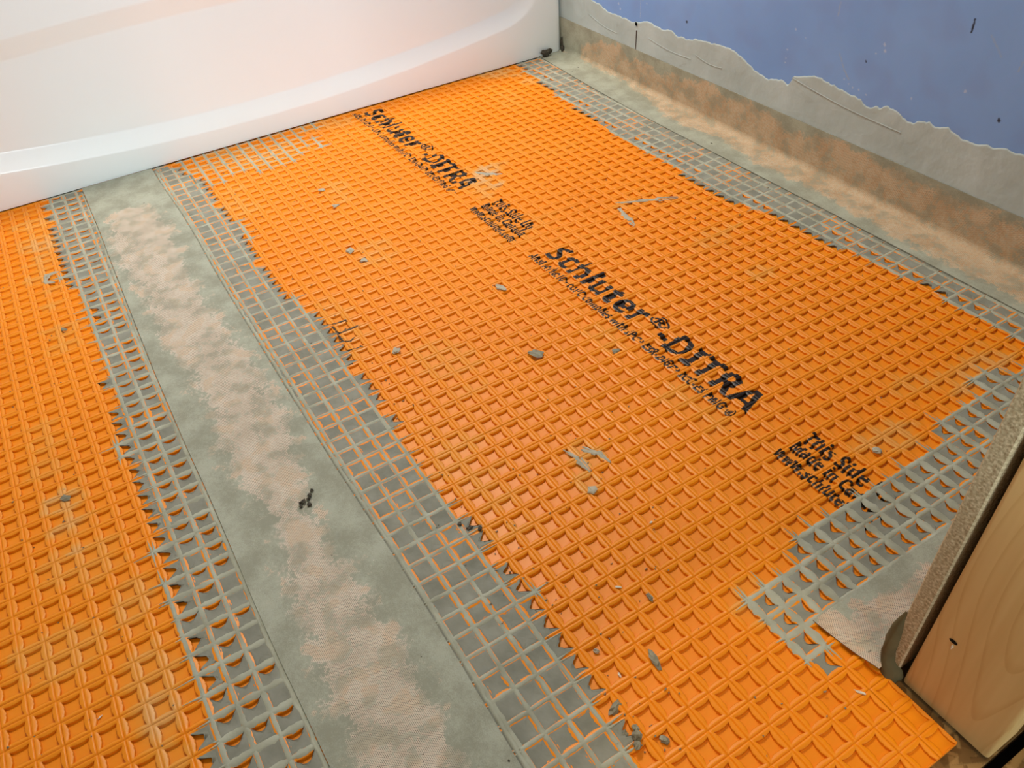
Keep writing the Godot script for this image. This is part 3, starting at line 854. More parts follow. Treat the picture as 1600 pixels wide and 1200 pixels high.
# ------------------------------------------------------------------ bathtub
func tub():
	var t := thing("bathtub", "white bathtub with a curved recessed panel on its apron", "bathtub")
	var xa := -0.752; var xb := 0.7785; var z0 := -1.2364
	var depth := 0.011
	var recess := func(x: float, y: float) -> float:
		var lo := 0.036 + 0.135 * (x - 0.09) * (x - 0.09)
		var hi := 0.2645 - 0.10 * (x - 0.09) * (x - 0.09)
		var bl := 0.031; var bh := 0.031
		var dl := (y - lo) / bl; var dh := (hi - y) / bh
		var dx := (0.722 - absf(x - 0.012) - 0.012) / 0.048
		var d := minf(dl, dh)
		var r := 1.7
		if d < r and dx < r: d = r - Vector2(r - d, r - dx).length()
		else: d = minf(d, dx)
		return clampf(d, 0.0, 1.0)
	var ys := []
	for k in 170: ys.append(lerpf(0.0015, 0.32, k / 169.0))
	for k in range(1, 9): ys.append(lerpf(0.32, 0.425, k / 8.0))
	var f := func(u: float, v: float) -> Vector3:
		var x := lerpf(xa, xb, u)
		var y: float = ys[int(round(v * (ys.size() - 1)))]
		var z: float = z0 - depth * recess.call(x, y)
		# rounded lower end next to the wall
		var e := maxf(0.0, 0.012 - (xb - x)) / 0.012
		z -= 0.010 * (1.0 - sqrt(maxf(0.0, 1.0 - e * e)))
		if y < 0.006: z -= 0.001 * (0.006 - y) / 0.0045
		return Vector3(x, y, z)
	mesh_node("apron", flip(sheet_mesh(420, ys.size() - 1, f)), M.acrylic, t)
	# rim and basin as rings of a rounded rectangle
	var st := mb(); st.set_smooth_group(1)
	var c := Vector3((xa + xb) / 2, 0, z0 - 0.375)
	var ring := func(hx: float, hz: float, rr: float, y: float) -> Array:
		var a := []
		for k in 64:
			var q := k / 64.0 * TAU
			var p := Vector2(cos(q), sin(q))
			var ax := signf(p.x) * (hx - rr) ; var az := signf(p.y) * (hz - rr)
			a.append(c + Vector3(ax + p.x * rr, y, az + p.y * rr))
		return a
	var hx := (xb - xa) / 2; var prof := [[hx, 0.375, 0.004, 0.425], [hx - 0.004, 0.371, 0.006, 0.432], [hx - 0.06, 0.315, 0.08, 0.434], [hx - 0.075, 0.30, 0.09, 0.425], [hx - 0.11, 0.27, 0.12, 0.2], [hx - 0.16, 0.23, 0.14, 0.09], [hx - 0.24, 0.17, 0.15, 0.065], [0.05, 0.03, 0.03, 0.06]]
	var prev := []
	for p in prof:
		var row: Array = ring.call(p[0], p[1], p[2], p[3])
		if prev.size():
			for k in 64:
				var l := (k + 1) % 64
				quad(st, prev[l], prev[k], row[k], row[l])
		prev = row
	for k in range(1, 63): tri(st, prev[0], prev[k + 1], prev[k])
	obj("basin", st, M.acrylic, t)

# ------------------------------------------------------------------ loose bits
func lump(size: Vector3, sd: int, rings := 5, seg := 9) -> ArrayMesh:
	var st := mb()
	var pt := func(a: int, b: int) -> Vector3:
		var th := PI * a / rings; var ph := TAU * (b % seg) / seg
		var d := Vector3(sin(th) * cos(ph), cos(th), sin(th) * sin(ph))
		var k := 1.0 + 0.8 * nf.get_noise_3d(d.x * 75.0 + sd * 100.0, d.y * 60.0, d.z * 60.0)
		return d * k * size * 0.5
	for a in rings:
		for b in seg:
			var p0: Vector3 = pt.call(a, b); var p1: Vector3 = pt.call(a, b + 1); var p2: Vector3 = pt.call(a + 1, b + 1); var p3: Vector3 = pt.call(a + 1, b)
			if a > 0: tri(st, p0, p1, p2)
			if a < rings - 1: tri(st, p0, p2, p3)
	st.generate_normals()
	return st.commit()

func bit(called, label, category, i: float, j: float, size_mm: Vector3, m, sd: int, turn := 0.0, y := -1.0, group := ""):
	var o := MeshInstance3D.new(); o.name = numbered(called); o.mesh = lump(size_mm * 0.001, sd); o.material_override = m
	add_child(o)
	tag(o, label, category, group)
	if y < 0:
		var main := j > -8.3
		var c := cell_offset(i, j, main)
		y = -0.0032 if maxf(absf(c.x), absf(c.y)) < 0.27 else 0.0
	o.position = Vector3(j * PB, y + size_mm.y * 0.0004, i * PA)
	o.rotation.y = turn
	return o

func smear(label, pts: Array, w: float, sd: int, group := ""):
	# thin dragged mortar: a ragged film over the ribs along a polyline of grid points
	var st := mb(); st.set_smooth_group(1)
	for k in pts.size() - 1:
		for q in 3:
			var o := Vector2(nf.get_noise_2d(sd * 70.0 + k * 31.0, q * 50.0), nf.get_noise_2d(sd * 90.0 - k * 31.0, q * 70.0)) * 0.35
			var c0: Vector2 = pts[k] + o; var c1: Vector2 = pts[k + 1] + o * 0.3
			var a := Vector3(c0.y * PB, 0.0001, c0.x * PA); var b := Vector3(c1.y * PB, 0.0001, c1.x * PA)
			film_segment(st, a, b, w * (0.3 if k == 0 else 0.6), w * (0.15 if k == pts.size() - 2 else 0.6), 0.00045, sd + k * 3.1 + q * 7.7, 0.0, 0.9)
	var o2 = obj("mortar_smear", st, M.smear)
	tag(o2, label, "mortar", group)

func debris():
	var g := "mortar crumbs on the membrane"
	bit("mortar_flake", "large grey mortar flake left of the small print under the nearer big lettering", "mortar", -17.6, 7.6, Vector3(10, 4, 19), M.chip, 3, 0.5, 0.001)
	bit("mortar_flake", "grey mortar flake halfway between the small far print and the seam strip", "mortar", -24.2, 9.4, Vector3(8, 3, 15), M.smear, 5, 0.2, 0.0005)
	bit("mortar_flake", "upper of two pale flakes left of centre on the orange membrane", "mortar", -34.1, 3.2, Vector3(11, 3, 13), M.smear, 7, 0.2, 0.0)
	bit("mortar_flake", "lower of two pale flakes left of centre on the orange membrane", "mortar", -32.6, 3.6, Vector3(12, 3, 13), M.smear, 9, 0.9, -0.003)
	bit("mortar_flake", "small pale flake near the far end of the orange membrane below the tub-side smears", "mortar", -43.6, 5.0, Vector3(11, 3, 12), M.smear, 11, 0.4, 0.0)
	bit("mortar_flake", "small pale flake just before the far small print", "mortar", -40.6, 4.9, Vector3(9, 3, 11), M.smear, 13, 1.0, 0.0)
	bit("mortar_flake", "grey chip with a pale dab under the circled R of the nearer lettering", "mortar", -15.4, 11.5, Vector3(9, 4, 9), M.chip, 15, 0.0)
	bit("mortar_flake", "round pale grey dab on the orange membrane right of the words this side", "mortar", -2.5, 16.9, Vector3(10, 3, 11), M.smear, 17, 0.3, 0.0)
	bit("mortar_flake", "grey wedge of mortar pressed on a rib crossing in the right foreground", "mortar", -0.1, 1.15, Vector3(6, 3, 17), M.chip, 19, -0.1, 0.0)
	bit("mortar_flake", "long grey mortar chip in a cell beside the mortar strip in the foreground", "mortar", 0.6, -1.25, Vector3(17, 5, 7), M.chip, 21, 0.3, -0.002)
	bit("mortar_flake", "grey dab on a rib crossing just below the pair of smears", "mortar", -8.0, 4.2, Vector3(9, 3, 9), M.smear, 23, 0.3, 0.0)
	bit("mortar_flake", "dark chip lodged in a cell left of the foreground cells", "mortar", -2.2, 2.75, Vector3(4, 4, 10), M.chip, 25, 0.1, -0.002)
	bit("mortar_flake", "grey flake on a groove near the left photo edge", "mortar", -36.6, -15.4, Vector3(5, 3, 10), M.chip, 27, 0.5, 0.0)
	bit("mortar_flake", "grey chip on the left membrane two cells from the mortar, half way down", "mortar", -21.8, -17.4, Vector3(7, 3, 10), M.chip, 29, 0.9, 0.0)
	bit("mortar_flake", "pale flake with a dark spot in a cell left of the lower middle", "mortar", -22.5, 1.1, Vector3(12, 3, 8), M.smear, 31, 0.9, -0.003)
	for k in 5:
		var a := [[1.5, -1.55, 6.0], [1.85, -1.3, 8.0], [1.6, -1.15, 6.0], [2.1, -1.45, 7.0], [1.25, -1.75, 5.0]][k] as Array
		bit("pebble", ["topmost grey pebble of the little pile in a foreground cell", "largest grey pebble of the little pile in a foreground cell", "right-hand grey pebble of the little pile in a foreground cell", "nearest grey pebble of the little pile in a foreground cell", "left-hand grey pebble of the little pile in a foreground cell"][k], "pebble", a[0], a[1], Vector3(a[2], a[2] * 0.7, a[2] * 0.9), M.chip, 40 + k, k, -0.0028, "pile of pebbles")
	bit("pebble", "single round grey pebble one cell to the right of the little pile", "pebble", 2.4, -0.5, Vector3(7, 5, 8), M.chip, 51, 0.4, -0.003)
	bit("pebble", "grey pebble lying alone in a cell right of the pebble pile and up", "pebble", -1.6, -0.45, Vector3(5, 4, 5), M.smear, 52, 0.4, -0.003)
	for k in 3:
		var a := [[-9.35, -1.65, 9.0], [-9.0, -1.3, 6.0], [-9.75, -1.95, 5.0]][k] as Array
		bit("crumb", ["largest dark crumb where the mortar meets the orange cells halfway down", "right-hand dark crumb where the mortar meets the orange cells halfway down", "small dark crumb at the upper end of that dark group by the mortar edge"][k], "crumb", a[0], a[1], Vector3(a[2], a[2] * 0.5, a[2] * 0.7), M.dark_lump, 60 + k, k, -0.001, "dark crumbs at the mortar edge")
	for k in 6:
		var a := [[-14.9, -7.6, 6.0], [-14.6, -7.35, 5.0], [-15.1, -7.15, 5.0], [-15.35, -6.95, 4.0], [-14.7, -7.75, 4.0], [-14.95, -7.3, 4.0]][k] as Array
		bit("crumb", "dark brown crumb of the cluster lying on the seam strip", "crumb", a[0], a[1], Vector3(a[2], a[2] * 0.6, a[2] * 0.8), M.dark_lump, 70 + k, k, 0.0019, "dark crumbs on the seam strip")
	for k in 2:
		bit("sealant_lump", ["flat dark grey lump under the bathtub edge near the corner", "small dark grey lump in the corner of bathtub and wall"][k], "sealant", [-55.85, -55.8][k], [34.75, 36.75][k], [Vector3(26, 13, 10), Vector3(9, 10, 8)][k], M.dark_lump, 80 + k, 0.0, 0.004)
	bit("sealant_lump", "black triangular filler squeezed between bathtub end and wall", "sealant", -56.15, 37.0, Vector3(7, 34, 8), M.dark_lump, 83, 0.0, 0.003)
	bit("paint_curl", "white paint curl lying in an orange cell in the right foreground", "paint", 4.9, 6.6, Vector3(2.2, 1.5, 9), M.white_fleck, 90, 0.5, -0.0028)
	bit("paint_curl", "white curl in a cell beside the dark mortar lip in the foreground", "paint", -0.35, -0.3, Vector3(2.2, 2, 6), M.white_fleck, 91, -0.2, -0.0028)
	bit("paint_curl", "thin white sliver in an orange cell near the lower left corner", "paint", -9.6, -18.0, Vector3(5, 1.0, 1.4), M.white_fleck, 92, 0.35, -0.0028)
	bit("paint_curl", "white speck in an orange cell in the middle of the membrane", "paint", -5.1, 5.3, Vector3(3, 1.5, 2), M.white_fleck, 93, 0.35, -0.003)
	bit("paint_curl", "pale splinter shaped like a V in a cell below the middle", "paint", -3.3, 2.0, Vector3(2, 1.5, 6), M.white_fleck, 94, 0.9, -0.003)
	smear("pale mortar smear dragged across the ribs at upper right, long stroke", [Vector2(-28.3, 21.9), Vector2(-27.6, 23.2), Vector2(-26.9, 24.5), Vector2(-26.3, 25.9)], 0.0028, 1)
	smear("short pale mortar smear running down from the long stroke at upper right", [Vector2(-27.4, 21.6), Vector2(-26.7, 21.3), Vector2(-25.8, 21.1), Vector2(-25.1, 20.9)], 0.0042, 2)
	smear("left smear of a pair of grey smears in the middle of the membrane", [Vector2(-10.6, 4.7), Vector2(-10.0, 4.9), Vector2(-9.0, 4.9)], 0.003, 3)
	smear("right smear of a pair of grey smears in the middle of the membrane", [Vector2(-10.4, 5.3), Vector2(-9.8, 5.8), Vector2(-8.9, 6.0)], 0.0034, 4)
	smear("hook-shaped grey smear on the left membrane near the far mortar", [Vector2(-44.2, -14.8), Vector2(-44.1, -15.5), Vector2(-43.2, -15.7), Vector2(-42.8, -15.1)], 0.0036, 5)
	smear("pale thick smear right of the last letter of the far lettering", [Vector2(-38.6, 16.3), Vector2(-37.8, 16.8), Vector2(-37.2, 17.6)], 0.007, 6)
	# fine crumbs nobody could count
	var st := mb(); st.set_smooth_group(1)
	var r := RandomNumberGenerator.new(); r.seed = 5
	var base := lump(Vector3.ONE, 99, 3, 5)
	for k in 420:
		var i := r.randf_range(-55, 7); var j := r.randf_range(-4, 33)
		if k % 3 == 0: i = r.randf_range(-12, 7); j = r.randf_range(-3, 7)
		if k % 4 == 0: j = r.randf_range(-22, -14.5); i = r.randf_range(-50, -3)
		if k % 5 == 0: i = r.randf_range(-48, 4); j = poly_at(B_RIGHT, i) + r.randf_range(0.1, 1.6)
		if i > 2 and j > 6: continue
		var main := j > -8
		var c := cell_offset(i, j, main)
		var y := -0.0032 if maxf(absf(c.x), absf(c.y)) < 0.27 else -0.0002
		var s := r.randf_range(0.0006, 0.0018)
		var b := Basis(Vector3(0, 1, 0), r.randf() * TAU).scaled(Vector3(s * r.randf_range(1, 2), s, s))
		st.append_from(base, 0, Transform3D(b, Vector3(j * PB, y + s * 0.4, i * PA)))
	var o := mesh_node("fine_crumbs", st.commit(), M.chip, self, "stuff")
	tag(o, "fine mortar crumbs scattered over the orange membrane", "crumbs")

# ------------------------------------------------------------------ room
const BLUE_EDGE := [Vector2(0.085, 0.2), Vector2(0.10, 0.145), Vector2(0.111, 0.128), Vector2(0.144, 0.1235), Vector2(0.166, 0.1175), Vector2(0.25, 0.1173), Vector2(0.288, 0.1272), Vector2(0.336, 0.1237), Vector2(0.362, 0.13), Vector2(0.374, 0.124), Vector2(0.411, 0.1242), Vector2(0.44, 0.1314), Vector2(0.483, 0.1348), Vector2(0.527, 0.1346), Vector2(0.554, 0.1254), Vector2(0.575, 0.1168), Vector2(0.605, 0.112), Vector2(0.634, 0.118), Vector2(0.648, 0.1146), Vector2(0.657, 0.13), Vector2(0.688, 0.1406), Vector2(0.706, 0.142), Vector2(0.772, 0.1345), Vector2(0.801, 0.1316), Vector2(0.838, 0.138), Vector2(0.864, 0.1267), Vector2(0.889, 0.1369), Vector2(0.922, 0.1395), Vector2(0.948, 0.133), Vector2(1.0, 0.14), Vector2(1.028, 0.1413), Vector2(1.4, 0.138)]

func wall_tex() -> ImageTexture:
	var w := 1400; var h := 512
	var im := Image.create(w, h, false, Image.FORMAT_RGB8)
	var a := Color(0.485, 0.635, 0.87); var b := Color(0.52, 0.67, 0.90)
	for y in h:
		for x in w:
			var n := nz.get_noise_2d(x * 0.35, y * 0.35)
			var c := a.lerp(b, clampf(0.5 + n, 0, 1))
			var d := nf.get_noise_2d(x * 1.2, y * 1.2)
			c = c.lerp(Color(0.5, 0.56, 0.76), clampf(d * 0.25, 0, 0.2))
			im.set_pixel(x, y, c)
	var pale := Color(0.66, 0.70, 0.80)
	var spots := [[0.644, 0.197, 0.0024], [0.665, 0.19, 0.0014], [0.634, 0.165, 0.002], [0.634, 0.152, 0.0016], [0.634, 0.146, 0.0014], [0.80, 0.214, 0.003], [0.803, 0.206, 0.003], [0.79, 0.2, 0.0015], [0.748, 0.153, 0.0016], [0.757, 0.149, 0.0018], [0.765, 0.146, 0.0016], [0.776, 0.146, 0.002], [0.79, 0.143, 0.0018], [0.20, 0.14, 0.003], [0.206, 0.132, 0.003], [0.286, 0.158, 0.002], [0.292, 0.167, 0.002], [0.93, 0.19, 0.0025], [0.86, 0.16, 0.002]]
	for s in spots: blot(im, w, h, s[0], s[1], s[2] * 0.75, Color(0.78, 0.82, 0.90), 0.6)
	for s in [[0.73, 0.185, 0.745, 0.165], [0.745, 0.165, 0.755, 0.155], [0.715, 0.25, 0.715, 0.232], [0.96, 0.24, 0.94, 0.26], [0.99, 0.25, 0.985, 0.23], [0.276, 0.172, 0.274, 0.16]]:
		for k in 30: blot(im, w, h, lerpf(s[0], s[2], k / 29.0), lerpf(s[1], s[3], k / 29.0), 0.0013, pale, 0.16)
	for k in 60: blot(im, w, h, 0.2685 + 0.0003 * sin(k * 0.5), 0.131 + k * 0.003, 0.0008, Color(0.80, 0.82, 0.86), 0.7)
	for s in [[0.777, 0.186, 0.0013], [0.983, 0.171, 0.0022], [0.40, 0.152, 0.0022]]: blot(im, w, h, s[0], s[1], s[2], Color(0.16, 0.18, 0.25), 0.9)
	for k in 20: blot(im, w, h, lerpf(0.914, 0.9145, k / 19.0), lerpf(0.272, 0.257, k / 19.0), 0.0009, Color(0.12, 0.14, 0.2), 0.9)
	return ImageTexture.create_from_image(im)

func blot(im: Image, w: int, h: int, s: float, y: float, r: float, c: Color, a: float):
	var cx := s / 1.4 * w; var cy := (0.5 - y) / 0.5 * h; var rr := r / 1.4 * w
	for yy in range(int(cy - rr) - 1, int(cy + rr) + 2):
		for xx in range(int(cx - rr) - 1, int(cx + rr) + 2):
			if xx < 0 or yy < 0 or xx >= w or yy >= h: continue
			var d := Vector2(xx - cx, yy - cy).length()
			var k := clampf(rr + 0.5 - d + rr * 0.6 * nf.get_noise_2d(xx * 20.0, yy * 20.0), 0, 1) * a
			if k > 0: im.set_pixel(xx, yy, im.get_pixel(xx, yy).lerp(c, k))

func room():
	var st := mb()
	# wooden subfloor: two panels with a dark gap in front of the stud
	box(st, Vector3(0.0, SUB - 0.009, -0.954), Vector3(2.6, 0.018, 2.292))
	var fl := struct("floor", st, M.osb, "")
	st = mb(); box(st, Vector3(-1.4, SUB - 0.009, 3.2), Vector3(5.5, 0.018, 6.0))
	var p := obj("subfloor_panel", st, M.osb, fl)
	st = mb(); box(st, Vector3(0.0, SUB - 0.03, 0.2), Vector3(2.6, 0.02, 0.2)); obj("gap_floor", st, M.black, fl)
	# ceiling
	st = mb(); box(st, Vector3(-1.5, 2.45, 2.0), Vector3(5.8, 0.1, 8.4)); struct("ceiling", st, M.plaster)
	# blue right wall
	var m := StandardMaterial3D.new(); m.albedo_texture = wall_tex(); m.roughness = 0.6; m.metallic_specular = 0.35; m.texture_repeat = false
	var wl := thing("wall_right", "blue moisture-resistant wall with a ragged grey mortar band along its foot", "wall")
	wl.remove_meta("category"); wl.set_meta("kind", "structure")
	st = mb()
	quad3(st, W(-0.9, -0.02), W(1.45, -0.02), W(1.45, 2.4), W(-0.9, 2.4))
	mesh_node("wall_board", st_uv(st), m, wl)
	st = mb(); quad(st, W(-0.9, -0.02, -0.1), W(-0.9, 2.4, -0.1), W(1.45, 2.4, -0.1), W(1.45, -0.02, -0.1))
	quad(st, W(-0.9, 2.4, 0), W(1.45, 2.4, 0), W(1.45, 2.4, -0.1), W(-0.9, 2.4, -0.1)); quad(st, W(-0.9, -0.02, 0), W(-0.9, 2.4, 0), W(-0.9, 2.4, -0.1), W(-0.9, -0.02, -0.1))
	obj("wall_core", st, M.plaster, wl)
	# skim of mortar with a ragged upper edge, 1 mm proud
	st = mb(); st.set_smooth_group(1)
	var prev := []
	for k in 701:
		var s := lerpf(-0.03, 1.336, k / 700.0)
		var top := poly_at(BLUE_EDGE, s)
		var fine := nf.get_noise_2d(s * 5200.0, 5.0) * 0.0016 + nz.get_noise_2d(s * 1500.0, 35.0) * 0.002
		if s > 0.72 and s < 0.93: fine *= 1.8
		top += fine
		var row := [W(s, 0.0, 0.0022), W(s, 0.06, 0.0022 + 0.0004 * nf.get_noise_2d(s * 300.0, 1.0)), W(s, 0.098, 0.0014), W(s, maxf(top - 0.0024, 0.1), 0.0013), W(s, maxf(top - 0.0010, 0.1), 0.0012), W(s, top, 0.0002)]
		if prev.size():
			for q in 5: quad(st, prev[q], prev[q + 1], row[q + 1], row[q])
		prev = row
	obj("mortar_skim", st, M.skim, wl)
	st = mb(); st.set_smooth_group(1); prev = []
	for k in 121:
		var y := 0.05 + 0.75 * k / 120.0
		var e := 0.093 + 0.012 * nz.get_noise_2d(y * 600.0, 3.0) + 0.004 * nf.get_noise_2d(y * 3000.0, 3.0) + 0.02 * smoothstep(0.13, 0.3, y) * 0.0
		var row := [W(-0.01, y, 0.002), W(e * 0.5, y, 0.002 + 0.0005 * nf.get_noise_2d(y * 400.0, 8.0)), W(e - 0.003, y, 0.0015), W(e, y, 0.0)]
		if prev.size():
			for q in 3: quad(st, prev[q + 1], prev[q], row[q], row[q + 1])
		prev = row
	obj("corner_skim", st, M.skim, wl)
	# trowel lines in the skim
	for l in [[0.655, 0.128, 0.86, 0.112], [0.30, 0.1, 0.42, 0.094], [0.10, 0.10, 0.2, 0.085], [0.43, 0.105, 0.5, 0.1]]:
		st = mb(); st.set_smooth_group(1)
		for k in 10:
			var s0 := lerpf(l[0], l[2], k / 10.0); var s1 := lerpf(l[0], l[2], (k + 1) / 10.0); var y0 := lerpf(l[1], l[3], k / 10.0) - 0.004 * sin(k / 10.0 * PI); var y1 := lerpf(l[1], l[3], (k + 1) / 10.0) - 0.004 * sin((k + 1) / 10.0 * PI)
			quad(st, W(s0, y0 - 0.0009, 0.0018), W(s0, y0, 0.0020), W(s1, y1, 0.0020), W(s1, y1 - 0.0009, 0.0018))
			quad(st, W(s0, y0, 0.0022), W(s0, y0 + 0.0012, 0.0018), W(s1, y1 + 0.0012, 0.0018), W(s1, y1, 0.0022))
		obj("trowel_line", st, M.skim, wl)
	st = mb()
	for k in 14:
		var q0 := TAU * k / 14; var q1 := TAU * (k + 1) / 14
		tri(st, W(0.2605, 0.1162, 0.0024), W(0.2605 + cos(q1) * 0.0036, 0.1162 + sin(q1) * 0.0036, 0.0022), W(0.2605 + cos(q0) * 0.0036, 0.1162 + sin(q0) * 0.0036, 0.0022))
		tri(st, W(0.2605, 0.1162, 0.0024), W(0.2605 + cos(q0) * 0.0036, 0.1162 + sin(q0) * 0.0036, 0.0022), W(0.2605 + cos(q1) * 0.0036, 0.1162 + sin(q1) * 0.0036, 0.0022))
	var h1 := obj("screw_hole", st, M.black, wl); h1.set_meta("label", "black screw hole in the mortar band")
	st = mb(); box_w(st, 0.2622, 0.087, 0.0016, 0.036, 0.0026)
	var h2 := obj("joint_slit", st, mat(Color(0.30, 0.25, 0.23), 0.9), wl); h2.set_meta("label", "narrow upright slit under the screw hole")
	# other walls, 10 cm thick
	st = mb(); box(st, Vector3(-0.80, 1.2, -0.95), Vector3(0.09, 2.42, 2.3)); struct("wall_left", st, M.plaster)
	st = mb(); box(st, Vector3(0.0, 1.2, -2.06), Vector3(1.9, 2.42, 0.1)); struct("wall_back", st, M.plaster)
	# door partition: board, stud, header
	st = mb(); chamfer_box(st, Vector3(0.4575, 1.203, 0.1065), Vector3(0.565, 2.394, 0.0128), 0.0012)
	struct("wall_front", st, M.board, "tan gypsum board seen on its rough cut edge beside the doorway")
	st = mb(); box(st, Vector3(-0.29, 2.22, 0.15), Vector3(0.93, 0.36, 0.09)); box(st, Vector3(-2.5, 1.2, 0.15), Vector3(3.5, 2.42, 0.09)); box(st, Vector3(0.80, 1.2, 0.21), Vector3(1.14, 2.42, 0.013)); box(st, Vector3(0.2, 2.22, 0.15), Vector3(0.1, 0.36, 0.06))
	struct("trim_1", st, M.plaster, "")
	# passage behind the camera
	st = mb(); box(st, Vector3(-1.5, 1.2, 6.1), Vector3(5.6, 2.42, 0.1)); box(st, Vector3(-4.2, 1.2, 3.1), Vector3(0.1, 2.42, 6.1)); box(st, Vector3(1.32, 1.2, 3.1), Vector3(0.1, 2.42, 6.1)); struct("wall_passage", st, M.plaster)
	stud()
	# carton out of view, standing in for the camera holder to shade the near-left floor
	var t := thing("unseen_blocker", "unseen brown carton standing in the doorway behind the camera", "blocker", Vector3(-0.45, SUB, 0.62))
	st = mb(); chamfer_box(st, Vector3(0, 0.15, 0), Vector3(0.86, 0.30, 0.32), 0.002); obj("blocker_body", st, mat(Color(0.62, 0.47, 0.31), 0.85), t)
	st = mb(); box(st, Vector3(0, 0.3004, 0), Vector3(0.86, 0.0008, 0.06)); obj("blocker_tape", st, mat(Color(0.72, 0.60, 0.40), 0.4), t)

func box_w(st, s: float, y: float, w: float, h: float, d: float):
	quad(st, W(s - w / 2, y - h / 2, d), W(s - w / 2, y + h / 2, d), W(s + w / 2, y + h / 2, d), W(s + w / 2, y - h / 2, d))
	quad(st, W(s - w / 2, y - h / 2, 0), W(s - w / 2, y + h / 2, 0), W(s - w / 2, y + h / 2, d), W(s - w / 2, y - h / 2, d))
	quad(st, W(s + w / 2, y - h / 2, d), W(s + w / 2, y + h / 2, d), W(s + w / 2, y + h / 2, 0), W(s + w / 2, y - h / 2, 0))
	quad(st, W(s - w / 2, y + h / 2, d), W(s - w / 2, y + h / 2, 0), W(s + w / 2, y + h / 2, 0), W(s + w / 2, y + h / 2, d))

func quad3(st: SurfaceTool, a, b, c, d):
	for p in [a, b, c, a, c, d]: st.add_vertex(p)

func st_uv(st: SurfaceTool) -> ArrayMesh:
	# planar coordinates along the right wall
	st.generate_normals()
	var a := st.commit_to_arrays()
	var v: PackedVector3Array = a[Mesh.ARRAY_VERTEX]; var uv := PackedVector2Array()
	var nn: PackedVector3Array = a[Mesh.ARRAY_NORMAL]
	for k in v.size():
		uv.append(Vector2((v[k] - WO).dot(WD) / 1.4, (0.5 - v[k].y) / 0.5))
	a[Mesh.ARRAY_TEX_UV] = uv
	var m := ArrayMesh.new(); m.add_surface_from_arrays(Mesh.PRIMITIVE_TRIANGLES, a)
	return m

func wood_tex() -> ImageTexture:
	var w := 256; var h := 1024          # 72 mm across, 400 mm up
	var im := Image.create(w, h, false, Image.FORMAT_RGB8)
	for y in h:
		for x in w:
			var u := float(x) / w; var v := float(y) / h
			# arched grain: distance from an off-centre core, stretched along the board
			var d := sqrt((u - 0.72) * (u - 0.72) + 0.02) + 0.10 * sin(v * 7.0 + 1.2) + 0.05 * nz.get_noise_2d(u * 60.0, v * 90.0) + 0.35 * pow(absf(v - 0.62), 1.4)
			var ring := absf(fmod(d * 7.0 + 20.0, 1.0))
			var line := smoothstep(0.72, 0.97, ring) * (1.0 - smoothstep(0.97, 1.0, ring))
			var fib := nf.get_noise_2d(x * 2.6, y * 0.10)
			var c := Color(0.82, 0.68, 0.45).lerp(Color(0.71, 0.53, 0.30), 0.32 * line + 0.16 * fib + 0.18 * nz.get_noise_2d(x * 0.5, y * 0.12))
			im.set_pixel(x, y, c)
	return ImageTexture.create_from_image(im)

func stud():
	var t := thing("wall_stud", "pale pine stud at the end of the partition, with a nail hole", "stud", Vector3(0.175, 0, 0.1185))
	var st := mb()
	# rounded section in x (0..0.038) and z (0..0.0725), grain coordinates on every side
	var pts := []
	var r := 0.003; var wx := 0.038; var wz := 0.0725
	for c in [[r, r, PI], [wx - r, r, 1.5 * PI], [wx - r, wz - r, 0.0], [r, wz - r, 0.5 * PI]]:
		for k in 5:
			var a: float = c[2] + k / 4.0 * PI / 2
			pts.append(Vector2(c[0] + r * cos(a), c[1] + r * sin(a)))
	var m := StandardMaterial3D.new(); m.albedo_texture = wood_tex(); m.roughness = 0.6; m.metallic_specular = 0.4
	var n := pts.size(); var run := 0.0
	st.set_smooth_group(1)
	for k in n:
		var a: Vector2 = pts[k]; var b: Vector2 = pts[(k + 1) % n]
		var q := [Vector3(a.x, -0.002, a.y), Vector3(b.x, -0.002, b.y), Vector3(b.x, 2.4, b.y), Vector3(a.x, 2.4, a.y)]
		var ua := (a.y if a.x < 0.019 else 0.16 - a.y) / 0.0725 + a.x * 6.0; var ub := (b.y if b.x < 0.019 else 0.16 - b.y) / 0.0725 + b.x * 6.0
		var uvs := [Vector2(ua, 0.96), Vector2(ub, 0.96), Vector2(ub, 0.96 - 6.0), Vector2(ua, 0.96 - 6.0)]
		for e in [0, 1, 2, 0, 2, 3]:
			st.set_uv(uvs[e]); st.add_vertex(q[e])
	obj("timber", st, m, t)
	# nail hole with a torn splinter
	st = mb()
	for k in 12:
		var q0 := TAU * k / 12; var q1 := TAU * (k + 1) / 12
		var e0 := Vector3(-0.0003, sin(q0) * 0.0019, cos(q0) * 0.0032); var e1 := Vector3(-0.0003, sin(q1) * 0.0019, cos(q1) * 0.0032)
		var c := Vector3(0, 0.0800, 0.0168)
		tri(st, c + Vector3(-0.0004, 0, 0), c + e0, c + e1); tri(st, c + Vector3(-0.0004, 0, 0), c + e1, c + e0)
	var h := obj("nail_hole", st, mat(Color(0.10, 0.075, 0.035), 0.9), t); h.set_meta("label", "dark slanting nail hole in the stud")
	mesh_node("splinter", lump(Vector3(0.0012, 0.0045, 0.0016), 4), M.white_fleck, t).position = Vector3(-0.0004, 0.0745, 0.0178)
	# mortar squeezed between strip, board and stud
	var b := MeshInstance3D.new(); b.name = "mortar_plug"
	b.mesh = plug_mesh(); b.material_override = M.blob; add_child(b)
	tag(b, "dark olive mortar plug between curled strip end, board edge and stud", "mortar")

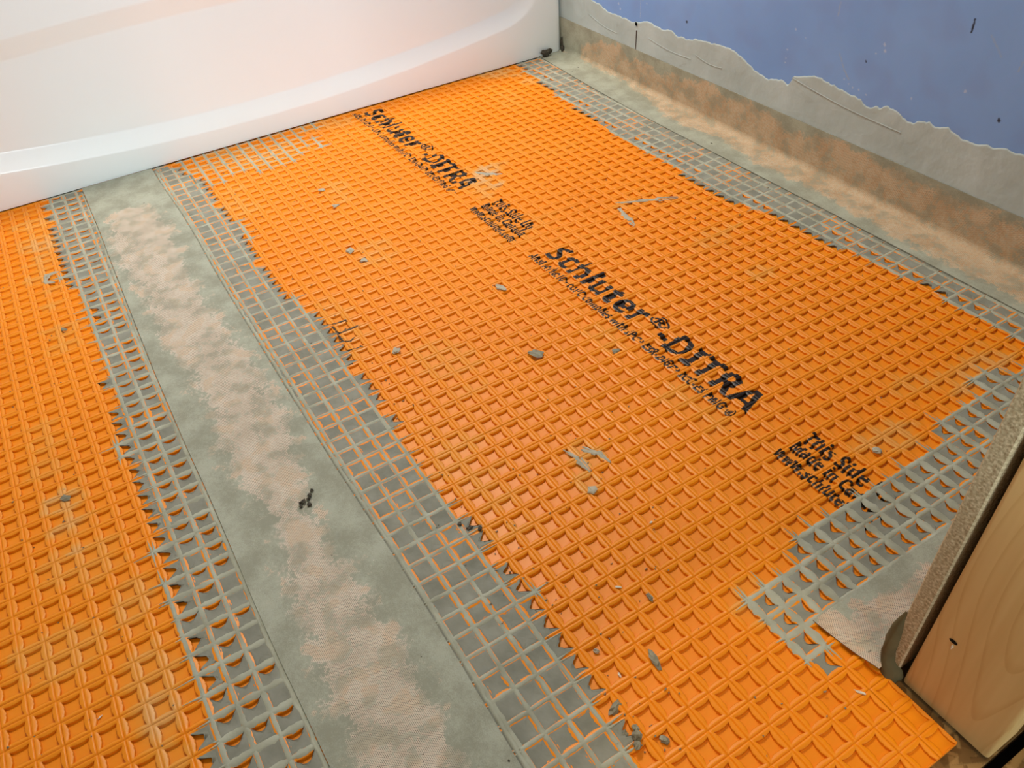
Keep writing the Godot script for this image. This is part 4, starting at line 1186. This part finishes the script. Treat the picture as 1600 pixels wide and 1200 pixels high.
func plug_mesh() -> ArrayMesh:
	var st := mb(); st.set_smooth_group(1)
	# stacked sections: y, centre z, half width z, reach towards the doorway
	var sec := [[-0.0055, 0.1085, 0.0088, 0.011], [0.000, 0.1085, 0.0092, 0.0115], [0.006, 0.107, 0.0085, 0.0105], [0.011, 0.1025, 0.0055, 0.009], [0.022, 0.1005, 0.005, 0.0095], [0.034, 0.0995, 0.0052, 0.009], [0.048, 0.0992, 0.0046, 0.007], [0.06, 0.0992, 0.0026, 0.004], [0.07, 0.0995, 0.0008, 0.001]]
	var prev := []
	for s in sec:
		var row := []
		for k in 13:
			var a := PI * k / 12.0
			var n := 1.0 + 0.12 * nf.get_noise_2d(k * 60.0, s[0] * 4000.0)
			row.append(Vector3(0.1765 - s[3] * sin(a) * n, s[0], s[1] - s[2] * cos(a) * n))
		if prev.size():
			for k in 12: quad(st, prev[k], prev[k + 1], row[k + 1], row[k])
		prev = row
	st.generate_normals()
	return st.commit()

func _ready():
	nz.seed = 11; nz.noise_type = FastNoiseLite.TYPE_SIMPLEX_SMOOTH; nz.frequency = 0.01; nz.fractal_octaves = 3
	nf.seed = 29; nf.noise_type = FastNoiseLite.TYPE_SIMPLEX; nf.frequency = 0.01; nf.fractal_octaves = 2
	rng.seed = 3
	make_materials()
	setup_view()
	room()
	membrane(true, "orange_membrane", "large orange waffle-textured floor membrane printed with black lettering")
	membrane(false, "orange_membrane", "plain orange waffle-textured floor membrane left of the seam strip")
	var weave := weave_tex()
	seam_strip(weave)
	corner_strip(weave)
	end_strip(weave)
	tub()
	for kind in 5:
		for v in 5: fills.append(fill_mesh(kind, kind * 5 + v))
	var t = mortar("right", true, Vector2i(-57, 8), Vector2i(-6, 0), "grey mortar filling the membrane cells along the right edge of the seam strip")
	bead(t, band_right, -55.5, 7.8, 0.22, 1.0)
	t = mortar("left", false, Vector2i(-57, 8), Vector2i(-17, -9), "grey mortar filling the membrane cells along the left edge of the seam strip")
	bead(t, band_left, -55.5, 7.8, 0.16, -1.0)
	mortar("wall", true, Vector2i(-57, 3), Vector2i(26, 36), "grey mortar lattice along the corner strip under the blue wall")
	mortar("patch", true, Vector2i(-6, 5), Vector2i(5, 33), "grey mortar patch with half-moon gaps beside the door partition")
	mortar("tubside", true, Vector2i(-57, -48), Vector2i(-4, 12), "thin grey mortar smeared on ribs at the foot of the bathtub")
	debris()
